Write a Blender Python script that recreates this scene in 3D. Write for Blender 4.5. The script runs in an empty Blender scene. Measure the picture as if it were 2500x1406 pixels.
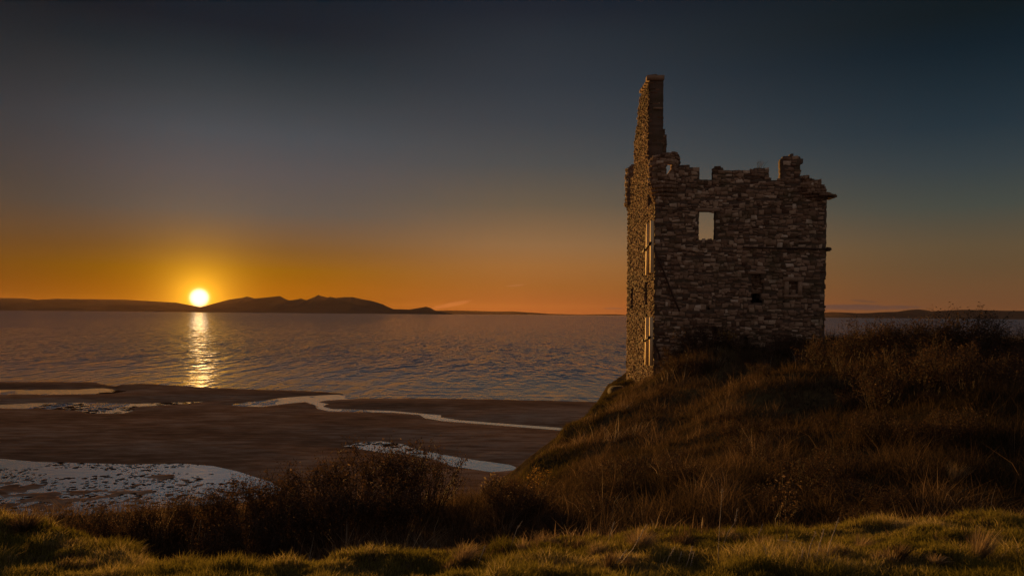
import bpy, math, random
import numpy as np
from mathutils import Matrix, Vector

sc = bpy.context.scene
C = sc.collection
R = math.radians

# ------------------------------------------------------------------ camera
F = 1900.0                    # focal length in pixels of the 2500 px wide photograph
CX, CY = 1250.0, 767.0        # horizon point straight ahead
ROLL = 0.0085
EYE = 16.0                    # eye height above the sea
cam = bpy.data.cameras.new('camera'); camo = bpy.data.objects.new('camera', cam); C.objects.link(camo)
cam.sensor_width = 36.0; cam.lens = 36.0 * F / 2500.0
cam.shift_y = 64.0 / 2500.0
cam.clip_start = 0.1; cam.clip_end = 200000.0
camo.matrix_world = Matrix.Translation((0, 0, EYE)) @ Matrix.Rotation(R(90), 4, 'X') @ Matrix.Rotation(ROLL, 4, 'Z')
sc.camera = camo

def unp(px, py, Y):           # point of the place seen at (px, py) of the photograph at depth Y
    u, v = px - CX, CY - py
    x = u * math.cos(ROLL) - v * math.sin(ROLL)
    z = u * math.sin(ROLL) + v * math.cos(ROLL)
    return (x / F * Y, z / F * Y + EYE)
def unp_sea(px, py, z=0.0):
    x, zz = unp(px, py, 1.0)
    Y = (EYE - z) / (EYE - zz)
    return (x * Y, Y)

# ------------------------------------------------------------------ sky, sun, exposure
SUN_EL, SUN_AZ = R(0.94), R(-21.9)
sunv = Vector((math.sin(SUN_AZ) * math.cos(SUN_EL), math.cos(SUN_AZ) * math.cos(SUN_EL), math.sin(SUN_EL)))

def lin(c):
    return tuple(((v / 255) / 12.92 if v / 255 <= 0.04045 else ((v / 255 + 0.055) / 1.055) ** 2.4) for v in c[:3]) + (1.0,)

class G:
    """small helper to write node trees as expressions"""
    def __init__(s, nt): s.nt = nt
    def n(s, t, **k):
        n = s.nt.nodes.new(t)
        for a, v in k.items(): setattr(n, a, v)
        return n
    def put(s, sock, v):
        if isinstance(v, bpy.types.NodeSocket): s.nt.links.new(v, sock)
        else: sock.default_value = v
    def m(s, op, a, b=0.0, c=0.0, clamp=False):
        n = s.n('ShaderNodeMath', operation=op, use_clamp=clamp)
        s.put(n.inputs[0], a); s.put(n.inputs[1], b); s.put(n.inputs[2], c)
        return n.outputs[0]
    def mr(s, v, a, b, c=0.0, d=1.0, kind='LINEAR'):
        n = s.n('ShaderNodeMapRange', interpolation_type=kind)
        for i, q in enumerate((v, a, b, c, d)): s.put(n.inputs[i], q)
        return n.outputs[0]
    def ramp(s, v, pts, mode='LINEAR'):
        n = s.n('ShaderNodeValToRGB'); cr = n.color_ramp; cr.interpolation = mode
        while len(cr.elements) < len(pts): cr.elements.new(0.5)
        for e, (p, c) in zip(cr.elements, pts): e.position = p; e.color = c if len(c) == 4 else tuple(c) + (1,)
        s.put(n.inputs[0], v)
        return n.outputs[0]
    def mix(s, f, a, b, mode='MIX'):
        n = s.n('ShaderNodeMix', data_type='RGBA', blend_type=mode)
        s.put(n.inputs[0], f); s.put(n.inputs[6], a); s.put(n.inputs[7], b)
        return n.outputs[2]
    def vec(s, op, a, b=None):
        n = s.n('ShaderNodeVectorMath', operation=op)
        s.put(n.inputs[0], a)
        if b is not None: s.put(n.inputs[1], b)
        return n
    def noise(s, vec, scale, detail=4, rough=0.55, out=0):
        n = s.n('ShaderNodeTexNoise'); s.put(n.inputs['Vector'], vec)
        n.inputs['Scale'].default_value = scale; n.inputs['Detail'].default_value = detail; n.inputs['Roughness'].default_value = rough
        return n.outputs[out]

world = bpy.data.worlds.new('World'); sc.world = world; world.use_nodes = True
world.cycles.sampling_method = 'MANUAL'; world.cycles.sample_map_resolution = 2048
wt = world.node_tree; wt.nodes.clear(); g = G(wt)
sky = g.n('ShaderNodeTexSky', sky_type='NISHITA', sun_disc=False, sun_elevation=SUN_EL, sun_rotation=SUN_AZ)
sky.air_density = 1.0; sky.dust_density = 2.0; sky.ozone_density = 1.5
tc = g.n('ShaderNodeTexCoord'); D = tc.outputs['Generated']
sep = g.n('ShaderNodeSeparateXYZ'); g.put(sep.inputs[0], D)
dx, dy, dz = sep.outputs
hl = g.m('SQRT', g.m('ADD', g.m('MULTIPLY', dx, dx), g.m('ADD', g.m('MULTIPLY', dy, dy), 1e-6)))
hd = g.m('DIVIDE', g.m('ADD', g.m('MULTIPLY', dx, math.sin(SUN_AZ)), g.m('MULTIPLY', dy, math.cos(SUN_AZ))), hl)
az = g.m('ARCCOSINE', g.m('MINIMUM', g.m('MAXIMUM', hd, -1.0), 1.0))                    # azimuth from the sun, radians
gd = g.m('ARCCOSINE', g.m('MINIMUM', g.vec('DOT_PRODUCT', D, tuple(sunv)).outputs['Value'], 1.0))  # angle from the sun
el = g.m('MULTIPLY', dz, 2.0)                                                         # 0..1 = 0..30 degrees
def E(y, px):
    x, z = unp(px, y, 1.0); z -= EYE; return max(0.0, 2 * z / math.sqrt(1 + x * x + z * z))
SKY_SUN = [(757, (148, 84, 3)), (700, (146, 84, 3)), (650, (134, 86, 8)), (600, (113, 79, 39)), (500, (86, 82, 77)), (400, (79, 79, 82)), (300, (66, 74, 81)), (200, (47, 59, 66)), (100, (25, 42, 51)), (20, (12, 29, 40))]
SKY_MID = [(760, (160, 86, 40)), (700, (152, 94, 42)), (650, (152, 102, 54)), (600, (140, 104, 68)), (500, (100, 88, 72)), (400, (74, 76, 76)), (300, (58, 64, 70)), (200, (46, 54, 62)), (100, (38, 46, 54)), (20, (28, 35, 45))]
SKY_AWAY = [(760, (110, 72, 46)), (700, (106, 75, 48)), (650, (98, 76, 51)), (600, (94, 78, 56)), (500, (69, 73, 66)), (400, (52, 62, 66)), (300, (36, 50, 59)), (200, (27, 41, 50)), (100, (17, 31, 40)), (20, (16, 26, 31))]
rs = g.ramp(el, [(E(y, 300), lin(c)) for y, c in SKY_SUN] + [(0.8, lin((10, 26, 38))), (1.0, lin((66, 66, 74)))])  # top end of these sky ramps raised above view as added fill light
rm = g.ramp(el, [(E(y, 1350), lin(c)) for y, c in SKY_MID] + [(0.8, lin((24, 33, 43))), (1.0, lin((66, 66, 74)))])
ra = g.ramp(el, [(E(y, 2400), lin(c)) for y, c in SKY_AWAY] + [(0.8, lin((15, 25, 31))), (1.0, lin((66, 68, 78)))])
rb = g.ramp(el, [(0.0, lin((124, 106, 98))), (0.35, lin((138, 122, 116))), (1.0, lin((82, 78, 82)))])  # unseen sky behind the camera, brightened to fill the tower front and ground
col = g.mix(g.mr(az, R(4), R(25), kind='SMOOTHSTEP'), rs, rm)
col = g.mix(g.mr(az, R(22), R(54), kind='SMOOTHSTEP'), col, ra)
col = g.mix(g.mr(az, R(62), R(125), kind='SMOOTHSTEP'), col, rb)
# thin low cloud streaks far out over the sea (azimuth, elevation, widths, strength)
azs = g.m('ARCTAN2', dx, dy)
kl = g.m('MULTIPLY', g.mr(azs, R(-20), R(-35), 0.0, 0.42, 'SMOOTHSTEP'), g.mr(azs, R(-90), R(-50), 0.0, 1.0))
col = g.mix(kl, col, (0.0, 0.0, 0.0, 1.0))
cn = g.noise(g.vec('MULTIPLY', D, (40.0, 40.0, 260.0)).outputs[0], 1.0, 4)
def streak(px, py, wpx, hpx, colr, k, tilt=0.0):
    global col
    x, z = unp(px, py, 1.0); a0 = math.atan(x); e0 = (z - EYE) * math.cos(a0)
    da = g.m('SUBTRACT', azs, a0)
    de = g.m('SUBTRACT', g.m('SUBTRACT', dz, e0), g.m('MULTIPLY', da, tilt))
    f = g.m('ADD', g.m('POWER', g.m('DIVIDE', da, wpx / F), 2.0), g.m('POWER', g.m('DIVIDE', de, hpx / F), 2.0))
    f = g.m('ADD', f, g.m('MULTIPLY', g.m('SUBTRACT', cn, 0.5), 1.6))
    f = g.mr(f, 1.15, 0.35, 0.0, k, 'SMOOTHSTEP')
    col = g.mix(f, col, lin(colr))
streak(2070, 750, 150, 7, (84, 64, 58), 0.85, 0.0)
streak(2108, 735, 30, 3, (84, 64, 54), 0.5, -0.1)
streak(1100, 744, 55, 6, (190, 112, 62), 0.5, 0.22)
streak(1258, 697, 26, 2, (172, 112, 70), 0.5, 0.10)
streak(1497, 753, 28, 3, (120, 78, 58), 0.6, 0.0)
bg = g.n('ShaderNodeBackground'); g.put(bg.inputs[0], col); bg.inputs[1].default_value = 1.0
# light of the sun's disc and of the bright sky round it
def glow(k, w, c, p=1.0):
    t = g.m('EXPONENT', g.m('MULTIPLY', g.m('POWER', g.m('DIVIDE', gd, R(w)), p), -1.0))
    b = g.n('ShaderNodeBackground'); b.inputs[0].default_value = c + (1,)
    g.put(b.inputs[1], g.m('MULTIPLY', t, k)); return b.outputs[0]
def addsh(a, b):
    n = g.n('ShaderNodeAddShader'); wt.links.new(a, n.inputs[0]); wt.links.new(b, n.inputs[1]); return n.outputs[0]
sh = bg.outputs[0]
sh = addsh(sh, glow(12.0, 0.37, (1.0, 0.88, 0.66), 2.4))
sh = addsh(sh, glow(1.7, 1.15, (1.0, 0.50, 0.03), 1.0))
sh = addsh(sh, glow(0.17, 3.4, (1.0, 0.42, 0.02), 1.0))
bn = g.n('ShaderNodeBackground'); wt.links.new(sky.outputs[0], bn.inputs[0]); bn.inputs[1].default_value = 0.05 * 0.02
sh = addsh(sh, bn.outputs[0])
wt.links.new(sh, g.n('ShaderNodeOutputWorld').inputs[0])

sl = bpy.data.lights.new('sun', 'SUN'); so = bpy.data.objects.new('sun', sl); C.objects.link(so)
sl.energy = 4.3; sl.angle = R(0.6); sl.color = (1.0, 0.48, 0.11)
so.rotation_euler = sunv.to_track_quat('Z', 'Y').to_euler()

sc.view_settings.view_transform = 'Standard'; sc.view_settings.look = 'None'
sc.view_settings.exposure = 0.0; sc.view_settings.gamma = 1.0
sc.cycles.max_bounces = 5; sc.cycles.diffuse_bounces = 2; sc.cycles.glossy_bounces = 2
sc.cycles.transmission_bounces = 2; sc.cycles.volume_bounces = 0; sc.cycles.transparent_max_bounces = 4
sc.cycles.sample_clamp_indirect = 2.0; sc.cycles.sample_clamp_direct = 1.6
sc.cycles.use_denoising = True; sc.cycles.denoiser = 'OPENIMAGEDENOISE'; sc.cycles.denoising_input_passes = 'RGB_ALBEDO_NORMAL'; sc.cycles.denoising_prefilter = 'ACCURATE'
sc.cycles.use_adaptive_sampling = True; sc.cycles.adaptive_threshold = 0.008

# ------------------------------------------------------------------ helpers
rng = np.random.default_rng(7)
def tag(o, label=None, cat=None, group=None, kind=None):
    if label: o['label'] = label
    if cat: o['category'] = cat
    if group: o['group'] = group
    if kind: o['kind'] = kind
    return o
def link(name, me, mat=None, parent=None):
    o = bpy.data.objects.new(name, me); C.objects.link(o)
    if mat: me.materials.append(mat)
    if parent: o.parent = parent
    return o
def empty(name, loc=(0, 0, 0), rz=0.0):
    o = bpy.data.objects.new(name, None); C.objects.link(o); o.location = loc; o.rotation_euler = (0, 0, rz)
    o.empty_display_size = 0.2
    return o
def mesh_np(name, V, loops, sizes, tone=None, smooth=False):
    """fast mesh from flat arrays"""
    me = bpy.data.meshes.new(name)
    V = np.asarray(V, np.float32); loops = np.asarray(loops, np.int32); sizes = np.asarray(sizes, np.int32)
    me.vertices.add(len(V)); me.vertices.foreach_set('co', V.ravel())
    me.loops.add(len(loops)); me.loops.foreach_set('vertex_index', loops)
    me.polygons.add(len(sizes))
    st = np.concatenate(([0], np.cumsum(sizes)[:-1])).astype(np.int32)
    me.polygons.foreach_set('loop_start', st)
    if smooth: me.polygons.foreach_set('use_smooth', np.ones(len(sizes), bool))
    if tone is not None:
        a = me.attributes.new('tone', 'FLOAT', 'POINT'); a.data.foreach_set('value', np.asarray(tone, np.float32))
    me.update(calc_edges=True); me.validate()
    return me
class MB:
    """collects polygons; each vertex has a tone"""
    def __init__(s): s.V = []; s.T = []; s.F = []
    def v(s, p, t=0.5): s.V.append(p); s.T.append(t); return len(s.V) - 1
    def f(s, *i): s.F.append(i)
    def box(s, a, b, t=0.5, P=None):
        q = [(x, y, z) for z in (a[2], b[2]) for y in (a[1], b[1]) for x in (a[0], b[0])]
        i = [s.v(P(*p) if P else p, t) for p in q]
        for f in ((0, 2, 3, 1), (4, 5, 7, 6), (0, 1, 5, 4), (2, 6, 7, 3), (0, 4, 6, 2), (1, 3, 7, 5)): s.f(*[i[k] for k in f])
    def tube(s, pts, rad, n=5, t=0.5):
        pts = [Vector(p) for p in pts]; rings = []
        for k, p in enumerate(pts):
            d = (pts[min(k + 1, len(pts) - 1)] - pts[max(k - 1, 0)]).normalized()
            a = d.cross(Vector((0.31, 0.2, 0.93))); a = a.normalized() if a.length > 1e-4 else Vector((1, 0, 0)); b = d.cross(a)
            r = rad[k] if hasattr(rad, '__len__') else rad
            rings.append([s.v(tuple(p + (a * math.cos(2 * math.pi * j / n) + b * math.sin(2 * math.pi * j / n)) * r), t) for j in range(n)])
        for A, B in zip(rings, rings[1:]):
            for j in range(n): s.f(A[j], A[(j + 1) % n], B[(j + 1) % n], B[j])
        s.f(*rings[0][::-1]); s.f(*rings[-1])
    def build(s, name, mat, parent=None, smooth=False):
        loops = [i for f in s.F for i in f]
        return link(name, mesh_np(name, s.V, loops, [len(f) for f in s.F], s.T, smooth), mat, parent)

# value noise -----------------------------------------------------
def _h(ix, iy, s):
    n = (ix.astype(np.int64) * 374761393 + iy.astype(np.int64) * 668265263 + s * 1442695041) & 0xffffffff
    n = ((n ^ (n >> 13)) * 1274126177) & 0xffffffff
    return ((n ^ (n >> 16)) & 0xffff) / 65535.0
def vn(x, y, s=0):
    x = np.asarray(x, float); y = np.asarray(y, float)
    ix, iy = np.floor(x), np.floor(y); fx, fy = x - ix, y - iy
    fx = fx * fx * (3 - 2 * fx); fy = fy * fy * (3 - 2 * fy)
    a, b, c, d = _h(ix, iy, s), _h(ix + 1, iy, s), _h(ix, iy + 1, s), _h(ix + 1, iy + 1, s)
    return (a + (b - a) * fx) * (1 - fy) + (c + (d - c) * fx) * fy
def fbm(x, y, s=0, o=4):
    r, a = 0, 0.5
    for k in range(o): r = r + a * (vn(x, y, s + k) - 0.5); x = x * 2.03 + 11.3; y = y * 2.03 + 5.7; a *= 0.5
    return r
def sst(a, b, x):
    t = np.clip((x - a) / (b - a), 0, 1); return t * t * (3 - 2 * t)
def inpoly(poly, x, y):
    x = np.asarray(x, float); y = np.asarray(y, float); r = np.zeros(x.shape, bool)
    n = len(poly)
    for i in range(n):
        (x1, y1), (x2, y2) = poly[i], poly[(i + 1) % n]
        if y1 == y2: continue
        c = ((y1 > y) != (y2 > y)) & (x < (x2 - x1) * (y - y1) / (y2 - y1) + x1)
        r ^= c
    return r
def sdf(poly, x, y):
    """signed distance, positive inside"""
    d = np.full(x.shape, 1e9); n = len(poly)
    for i in range(n):
        (x1, y1), (x2, y2) = poly[i], poly[(i + 1) % n]
        ex, ey = x2 - x1, y2 - y1; L = ex * ex + ey * ey + 1e-12
        t = np.clip(((x - x1) * ex + (y - y1) * ey) / L, 0, 1)
        d = np.minimum(d, np.hypot(x - x1 - t * ex, y - y1 - t * ey))
    return np.where(inpoly(poly, x, y), d, -d)
def grid(name, xs, ys, zf, mat, smooth=True):
    X, Y = np.meshgrid(xs, ys); Z, T = zf(X, Y)
    nx, ny = len(xs), len(ys)
    i = (np.arange(ny - 1)[:, None] * nx + np.arange(nx - 1)[None, :]).ravel()
    q = np.stack([i, i + 1, i + nx + 1, i + nx], 1)
    me = mesh_np(name, np.stack([X.ravel(), Y.ravel(), Z.ravel()], 1), q.ravel(), np.full(len(q), 4), T.ravel(), smooth)
    return link(name, me, mat)

# ------------------------------------------------------------------ materials
def mat(name):
    m = bpy.data.materials.new(name); m.use_nodes = True; m.node_tree.nodes.clear()
    return m, G(m.node_tree)
def out(g, s): g.nt.links.new(s, g.n('ShaderNodeOutputMaterial').inputs[0])
def pos(g): return g.n('ShaderNodeNewGeometry').outputs['Position']
def tone(g): return g.n('ShaderNodeAttribute', attribute_name='tone').outputs['Fac']
def bump(g, h, strength, dist):
    b = g.n('ShaderNodeBump'); g.put(b.inputs['Height'], h); b.inputs['Strength'].default_value = strength; b.inputs['Distance'].default_value = dist
    return b.outputs[0]
def prin(g, col, rough=0.9, spec=0.3, nrm=None, metal=0.0):
    p = g.n('ShaderNodeBsdfPrincipled'); g.put(p.inputs['Base Color'], col); g.put(p.inputs['Roughness'], rough)
    p.inputs['Specular IOR Level'].default_value = spec; p.inputs['Metallic'].default_value = metal
    if nrm is not None: g.put(p.inputs['Normal'], nrm)
    return p.outputs[0]

def stone_mat(name, ramp, grain=9.0):
    m, g = mat(name); p = pos(g); t = tone(g)
    n1 = g.noise(p, grain, 6, 0.65); n2 = g.noise(p, 1.1, 4); n3 = g.noise(p, 26.0, 4, 0.7)
    c = g.ramp(g.m('ADD', t, g.m('MULTIPLY', g.m('SUBTRACT', n1, 0.5), 0.55)), ramp)
    c = g.mix(g.mr(n2, 0.50, 0.68, 0.0, 0.55), c, (0.085, 0.07, 0.035, 1))       # algae and moss patches
    c = g.mix(g.mr(n3, 0.64, 0.74, 0.0, 0.6), c, (0.50, 0.46, 0.38, 1))           # lichen specks
    h = g.m('ADD', n1, g.m('MULTIPLY', n3, 0.5))
    out(g, prin(g, c, 0.92, 0.2, bump(g, h, 0.8, 0.03))); return m
M_STONE = stone_mat('rubble_stone', [(0.0, (0.10, 0.055, 0.034)), (0.3, (0.22, 0.138, 0.088)), (0.6, (0.37, 0.25, 0.165)), (0.85, (0.52, 0.39, 0.27)), (1.0, (0.66, 0.55, 0.43))])
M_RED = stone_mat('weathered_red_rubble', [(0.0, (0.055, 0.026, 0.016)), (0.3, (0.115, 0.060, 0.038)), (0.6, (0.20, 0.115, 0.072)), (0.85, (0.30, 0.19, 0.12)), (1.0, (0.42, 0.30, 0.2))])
M_MORTAR = stone_mat('old_mortar', [(0.0, (0.08, 0.055, 0.04)), (1.0, (0.20, 0.145, 0.105))], 14.0)
M_ROCK = stone_mat('cliff_rock', [(0.0, (0.05, 0.035, 0.025)), (1.0, (0.20, 0.13, 0.09))], 3.0)
def plain(name, a, b, scale=20.0, rough=0.7, spec=0.3, metal=0.0):
    m, g = mat(name); n = g.noise(pos(g), scale, 5, 0.6)
    out(g, prin(g, g.mix(n, a + (1,), b + (1,)), rough, spec, bump(g, n, 0.4, 0.01), metal)); return m
M_BOARD = plain('pale_timber', (0.80, 0.58, 0.30), (0.92, 0.74, 0.44), 12.0)
M_IRON = plain('rusty_iron', (0.035, 0.022, 0.016), (0.09, 0.05, 0.03), 30.0, 0.75)
M_WOOD = plain('dead_wood', (0.40, 0.31, 0.20), (0.62, 0.50, 0.34), 40.0)
M_BARK = plain('dark_stem', (0.05, 0.033, 0.022), (0.11, 0.07, 0.045), 40.0)
def leafy(name, ramp, transl=0.45, tint=(1, 1, 1)):
    m, g = mat(name); t = tone(g)
    c = g.ramp(t, ramp)
    d = g.n('ShaderNodeBsdfDiffuse'); g.put(d.inputs[0], c)
    tr = g.n('ShaderNodeBsdfTranslucent'); g.put(tr.inputs[0], g.mix(1.0, c, tint + (1,), 'MULTIPLY'))
    ms = g.n('ShaderNodeMixShader'); ms.inputs[0].default_value = transl
    g.nt.links.new(d.outputs[0], ms.inputs[1]); g.nt.links.new(tr.outputs[0], ms.inputs[2])
    out(g, ms.outputs[0]); return m
M_LAWN = leafy('lawn_blades', [(0.0, (0.07, 0.06, 0.012)), (0.4, (0.175, 0.16, 0.032)), (0.7, (0.30, 0.25, 0.07)), (0.86, (0.40, 0.31, 0.12)), (1.0, (0.55, 0.44, 0.24))], 0.6)
M_CLIFF = leafy('cliff_blades', [(0.0, (0.04, 0.034, 0.010)), (0.5, (0.11, 0.088, 0.024)), (1.0, (0.24, 0.17, 0.06))])
M_ROUGH = leafy('rough_blades', [(0.0, (0.045, 0.034, 0.020)), (0.35, (0.10, 0.068, 0.038)), (0.65, (0.19, 0.125, 0.075)), (0.88, (0.33, 0.235, 0.14)), (1.0, (0.55, 0.45, 0.32))])
M_STRAW = leafy('straw_blades', [(0.0, (0.20, 0.13, 0.06)), (0.5, (0.36, 0.26, 0.14)), (1.0, (0.56, 0.45, 0.28))])
M_LEAF = leafy('bramble_leaves', [(0.0, (0.035, 0.026, 0.016)), (0.5, (0.09, 0.056, 0.032)), (0.85, (0.18, 0.105, 0.06)), (1.0, (0.34, 0.23, 0.13))])
M_GOLD = leafy('yellow_leaves', [(0.0, (0.16, 0.10, 0.02)), (0.6, (0.40, 0.24, 0.06)), (1.0, (0.6, 0.42, 0.14))])

# ------------------------------------------------------------------ sea, beach, pools
def water_mat(name, scale, strength, rough, tintc, gloss, calm=False):
    m, g = mat(name); p = pos(g)
    def wv(sx, sy, det, sc_): return g.noise(g.vec('MULTIPLY', p, (sx, sy, 1.0)).outputs[0], sc_, det, 0.6)
    h = None
    for (sx, sy, k) in scale:
        t = g.m('MULTIPLY', wv(sx, sy, 2, 1.0), k); h = t if h is None else g.m('ADD', h, t)
    if calm: h = g.m('MULTIPLY', h, tone(g))
    b = bump(g, h, strength, 1.0)
    gl = g.n('ShaderNodeBsdfGlossy'); gl.inputs[0].default_value = (0.88, 0.94, 1, 1) if calm else (1, 1, 1, 1); gl.inputs['Roughness'].default_value = rough; g.put(gl.inputs['Normal'], b)
    df = g.n('ShaderNodeBsdfDiffuse'); df.inputs[0].default_value = tintc; g.put(df.inputs['Normal'], b)
    fr = g.n('ShaderNodeFresnel'); fr.inputs[0].default_value = 1.33; g.put(fr.inputs['Normal'], b)
    ms = g.n('ShaderNodeMixShader'); g.put(ms.inputs[0], g.m('MULTIPLY', fr.outputs[0], gloss, clamp=True))
    g.nt.links.new(df.outputs[0], ms.inputs[1]); g.nt.links.new(gl.outputs[0], ms.inputs[2]); out(g, ms.outputs[0]); return m
M_SEA = water_mat('sea_water', [(1.0, 0.32, 0.62), (0.42, 0.12, 1.7), (0.2, 0.045, 2.8), (0.09, 0.015, 4.5)], 1.0, 0.06, (0.20, 0.23, 0.30, 1), 0.86, True)
M_POOL = water_mat('pool_water', [(3.0, 4.0, 0.010), (0.7, 0.9, 0.026)], 1.0, 0.03, (0.03, 0.026, 0.024, 1), 3.0)

SEA_SHORE = [(-900, 926), (-200, 931), (0, 932), (150, 932), (235, 933), (262, 940), (285, 941.5), (300, 938), (350, 936), (420, 940), (520, 946), (640, 951),
             (740, 953.5), (800, 957), (838, 961), (845, 966), (855, 972), (900, 972.5), (1000, 971.5), (1200, 974), (1300, 976.5), (1440, 980), (1600, 984), (2100, 994),
             (2100, 800), (-900, 800)]
STREAM = [(860, 963), (820, 963), (740, 967), (690, 971), (640, 978), (573, 988), (600, 992), (640, 992.5), (700, 985), (745, 981), (768, 988), (775, 997), (800, 1003),
          (880, 1005), (960, 1007), (1025, 1012.5), (1035, 1020), (1080, 1027.5), (1180, 1035), (1280, 1043), (1440, 1056), (1440, 1049), (1280, 1037.5), (1200, 1031.5), (1120, 1025),
          (1075, 1018), (1078, 1014), (1020, 1008.5), (960, 1003), (880, 1000.5), (810, 998), (788, 992), (800, 986), (778, 981), (800, 977), (850, 974), (890, 971)]
POOL_A = [(-300, 951), (100, 951), (190, 951), (225, 948), (255, 947.5), (300, 955), (280, 960), (200, 962), (110, 963), (60, 962), (-300, 962)]
POOL_B = [(-300, 989), (0, 988), (80, 984), (200, 983), (290, 985), (330, 985.5), (420, 982.5), (495, 980.5), (420, 987.5), (340, 992), (315, 996), (325, 1003), (300, 1009), (230, 1009),
          (180, 1001), (100, 997), (-300, 995)]
POOL_C = [(-300, 1108), (0, 1119), (90, 1127), (200, 1130), (330, 1133), (440, 1131), (520, 1137), (580, 1150), (660, 1176), (700, 1200), (600, 1225), (400, 1240), (200, 1262), (-300, 1275)]
POOL_D = [(838, 1089), (880, 1080), (930, 1077), (985, 1084), (1020, 1097), (1060, 1105), (1090, 1111), (1150, 1121), (1245, 1134), (1275, 1146), (1200, 1152), (1100, 1137), (1060, 1121), (1000, 1111), (930, 1104)]
plan = lambda P: [unp_sea(*p) for p in P]
W_ALL = [plan(P) for P in (SEA_SHORE, STREAM, POOL_A, POOL_B, POOL_C, POOL_D)]
def wet(X, Y):
    d = sdf(W_ALL[0], X, Y)
    for P in W_ALL[1:]: d = np.maximum(d, sdf(P, X, Y))
    return d
def beach_z(X, Y):
    d = wet(X, Y) + fbm(X * 0.5, Y * 0.35, 3, 4) * 1.5
    z = np.where(d < 0, 0.32 * (1 - np.exp(d / 9.0)) , -0.55 * (1 - np.exp(-d / 2.5)))
    z = z + fbm(X * 0.07, Y * 0.05, 21, 4) * 0.16 * sst(0, -8, d) + fbm(X * 0.8, Y * 1.7, 5, 3) * 0.02
    mud = fbm(X * 0.9, Y * 1.25, 33, 4) * 1.9 + fbm(X * 0.15, Y * 0.2, 34, 3) * 1.1
    for P, k in ((W_ALL[4], 0.04), (W_ALL[5], 0.0), (W_ALL[3], 0.0), (W_ALL[2], 0.04)):
        q = sdf(P, X, Y); fl = -0.22 + k + mud * 0.28 + (sst(84, 66, Y) * 0.16 if P is W_ALL[4] else 0)
        z = np.where(q > 0.6, np.maximum(z, fl * sst(0.6, 2.5, q) + z * (1 - sst(0.6, 2.5, q))), z)
    inland = sst(62, 30, Y)
    z = z + inland * 0.5
    return z, fbm(X * 0.05, Y * 0.11, 9, 5) + 0.5
m, g = mat('wet_sand'); p = pos(g); t = tone(g)
n = g.noise(g.vec('MULTIPLY', p, (0.25, 0.8, 1.0)).outputs[0], 1.0, 8, 0.65)
c = g.ramp(g.m('ADD', g.m('MULTIPLY', t, 0.7), g.m('MULTIPLY', g.m('SUBTRACT', n, 0.38), 1.5)), [(0.1, (0.14, 0.074, 0.040)), (0.5, (0.31, 0.172, 0.095)), (0.9, (0.52, 0.34, 0.22))])
df = g.n('ShaderNodeBsdfDiffuse'); g.put(df.inputs[0], c); g.put(df.inputs['Normal'], bump(g, g.noise(g.vec('MULTIPLY', p, (0.8, 2.0, 1.0)).outputs[0], 1.0, 6), 0.6, 0.07)); out(g, df.outputs[0])
ys = np.concatenate([np.arange(22, 60, 2.0), np.arange(60, 110, 0.36), np.arange(110, 215, 0.7)])
tag(grid('beach', np.concatenate([np.arange(-150, -75, 0.5), np.arange(-75, 14, 0.24), np.arange(14, 44, 0.6)]), ys, beach_z, m), kind='structure')
for nm, P in (('stream', W_ALL[1]), ('tidal_pool', W_ALL[2]), ('tidal_pool', W_ALL[3]), ('tidal_pool', W_ALL[4]), ('tidal_pool', W_ALL[5])):
    o = link(nm, mesh_np(nm, [(x, y, 0.004) for x, y in P], list(range(len(P))), [len(P)]), M_POOL); tag(o, kind='structure')

# the sea: real waves, finer near the shore, on one sheet that reaches the horizon
rowpx = np.concatenate([np.arange(1015, 800, -0.55), np.arange(800, 769.5, -0.5)]); rowY = np.concatenate([EYE * F / (rowpx - 767.0), [20000, 60000, 120000]])
colk = np.concatenate([[-3, -1.5], np.arange(-0.76, 0.76, 1.7 / F), [1.5, 3]])
Kc, Yr = np.meshgrid(colk, rowY); Xs = Kc * Yr
dsh = np.where(Yr < 700, sdf(W_ALL[0][:-2] + [(W_ALL[0][-3][0] + 500, 900), (W_ALL[0][0][0] - 500, 900)], Xs, np.minimum(Yr, 699)), 500)
amp = sst(5, 130, dsh)
Zs = np.zeros_like(Xs)
for (wx, wy, a, sd_) in ((2.0, 3.0, .22, 0), (3.4, 7, .30, 1), (6.5, 15, .20, 2), (13, 30, .12, 3)):
    fade = sst(wy * 520, wy * 160, Yr) * (1 if wy < 20 else sst(wy * 6, wy * 14, Yr))
    Zs += (vn(Xs / wx + 0.2 * Yr / wy, Yr / wy, 90 + sd_) - 0.5) * a * fade
Zs = Zs * (0.10 + 0.90 * amp)
ph = dsh / (4.2 + 0.05 * np.minimum(dsh, 80)) * 2 * math.pi * 0.8 + 5 * fbm(Xs * 0.03, Yr * 0.05, 97, 3)
crest = np.maximum(np.sin(ph), 0) ** 2 * (vn(Xs / 16, Yr / 7, 98) ** 1.5)
Zs += crest * 0.08 * sst(0.5, 5, dsh) * sst(95, 20, dsh) * (Yr < 600)
Zs[-3:] = 0; Zs[:, :2] = 0; Zs[:, -2:] = 0
nx_, ny_ = len(colk), len(rowY)
i_ = (np.arange(ny_ - 1)[:, None] * nx_ + np.arange(nx_ - 1)[None]).ravel(); q_ = np.stack([i_, i_ + 1, i_ + nx_ + 1, i_ + nx_], 1)
me = mesh_np('sea', np.stack([Xs.ravel(), Yr.ravel(), Zs.ravel()], 1), q_.ravel(), np.full(len(q_), 4), (0.13 + 0.87 * sst(8, 170, dsh)).ravel(), True)
tag(link('sea', me, M_SEA), kind='structure')

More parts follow.
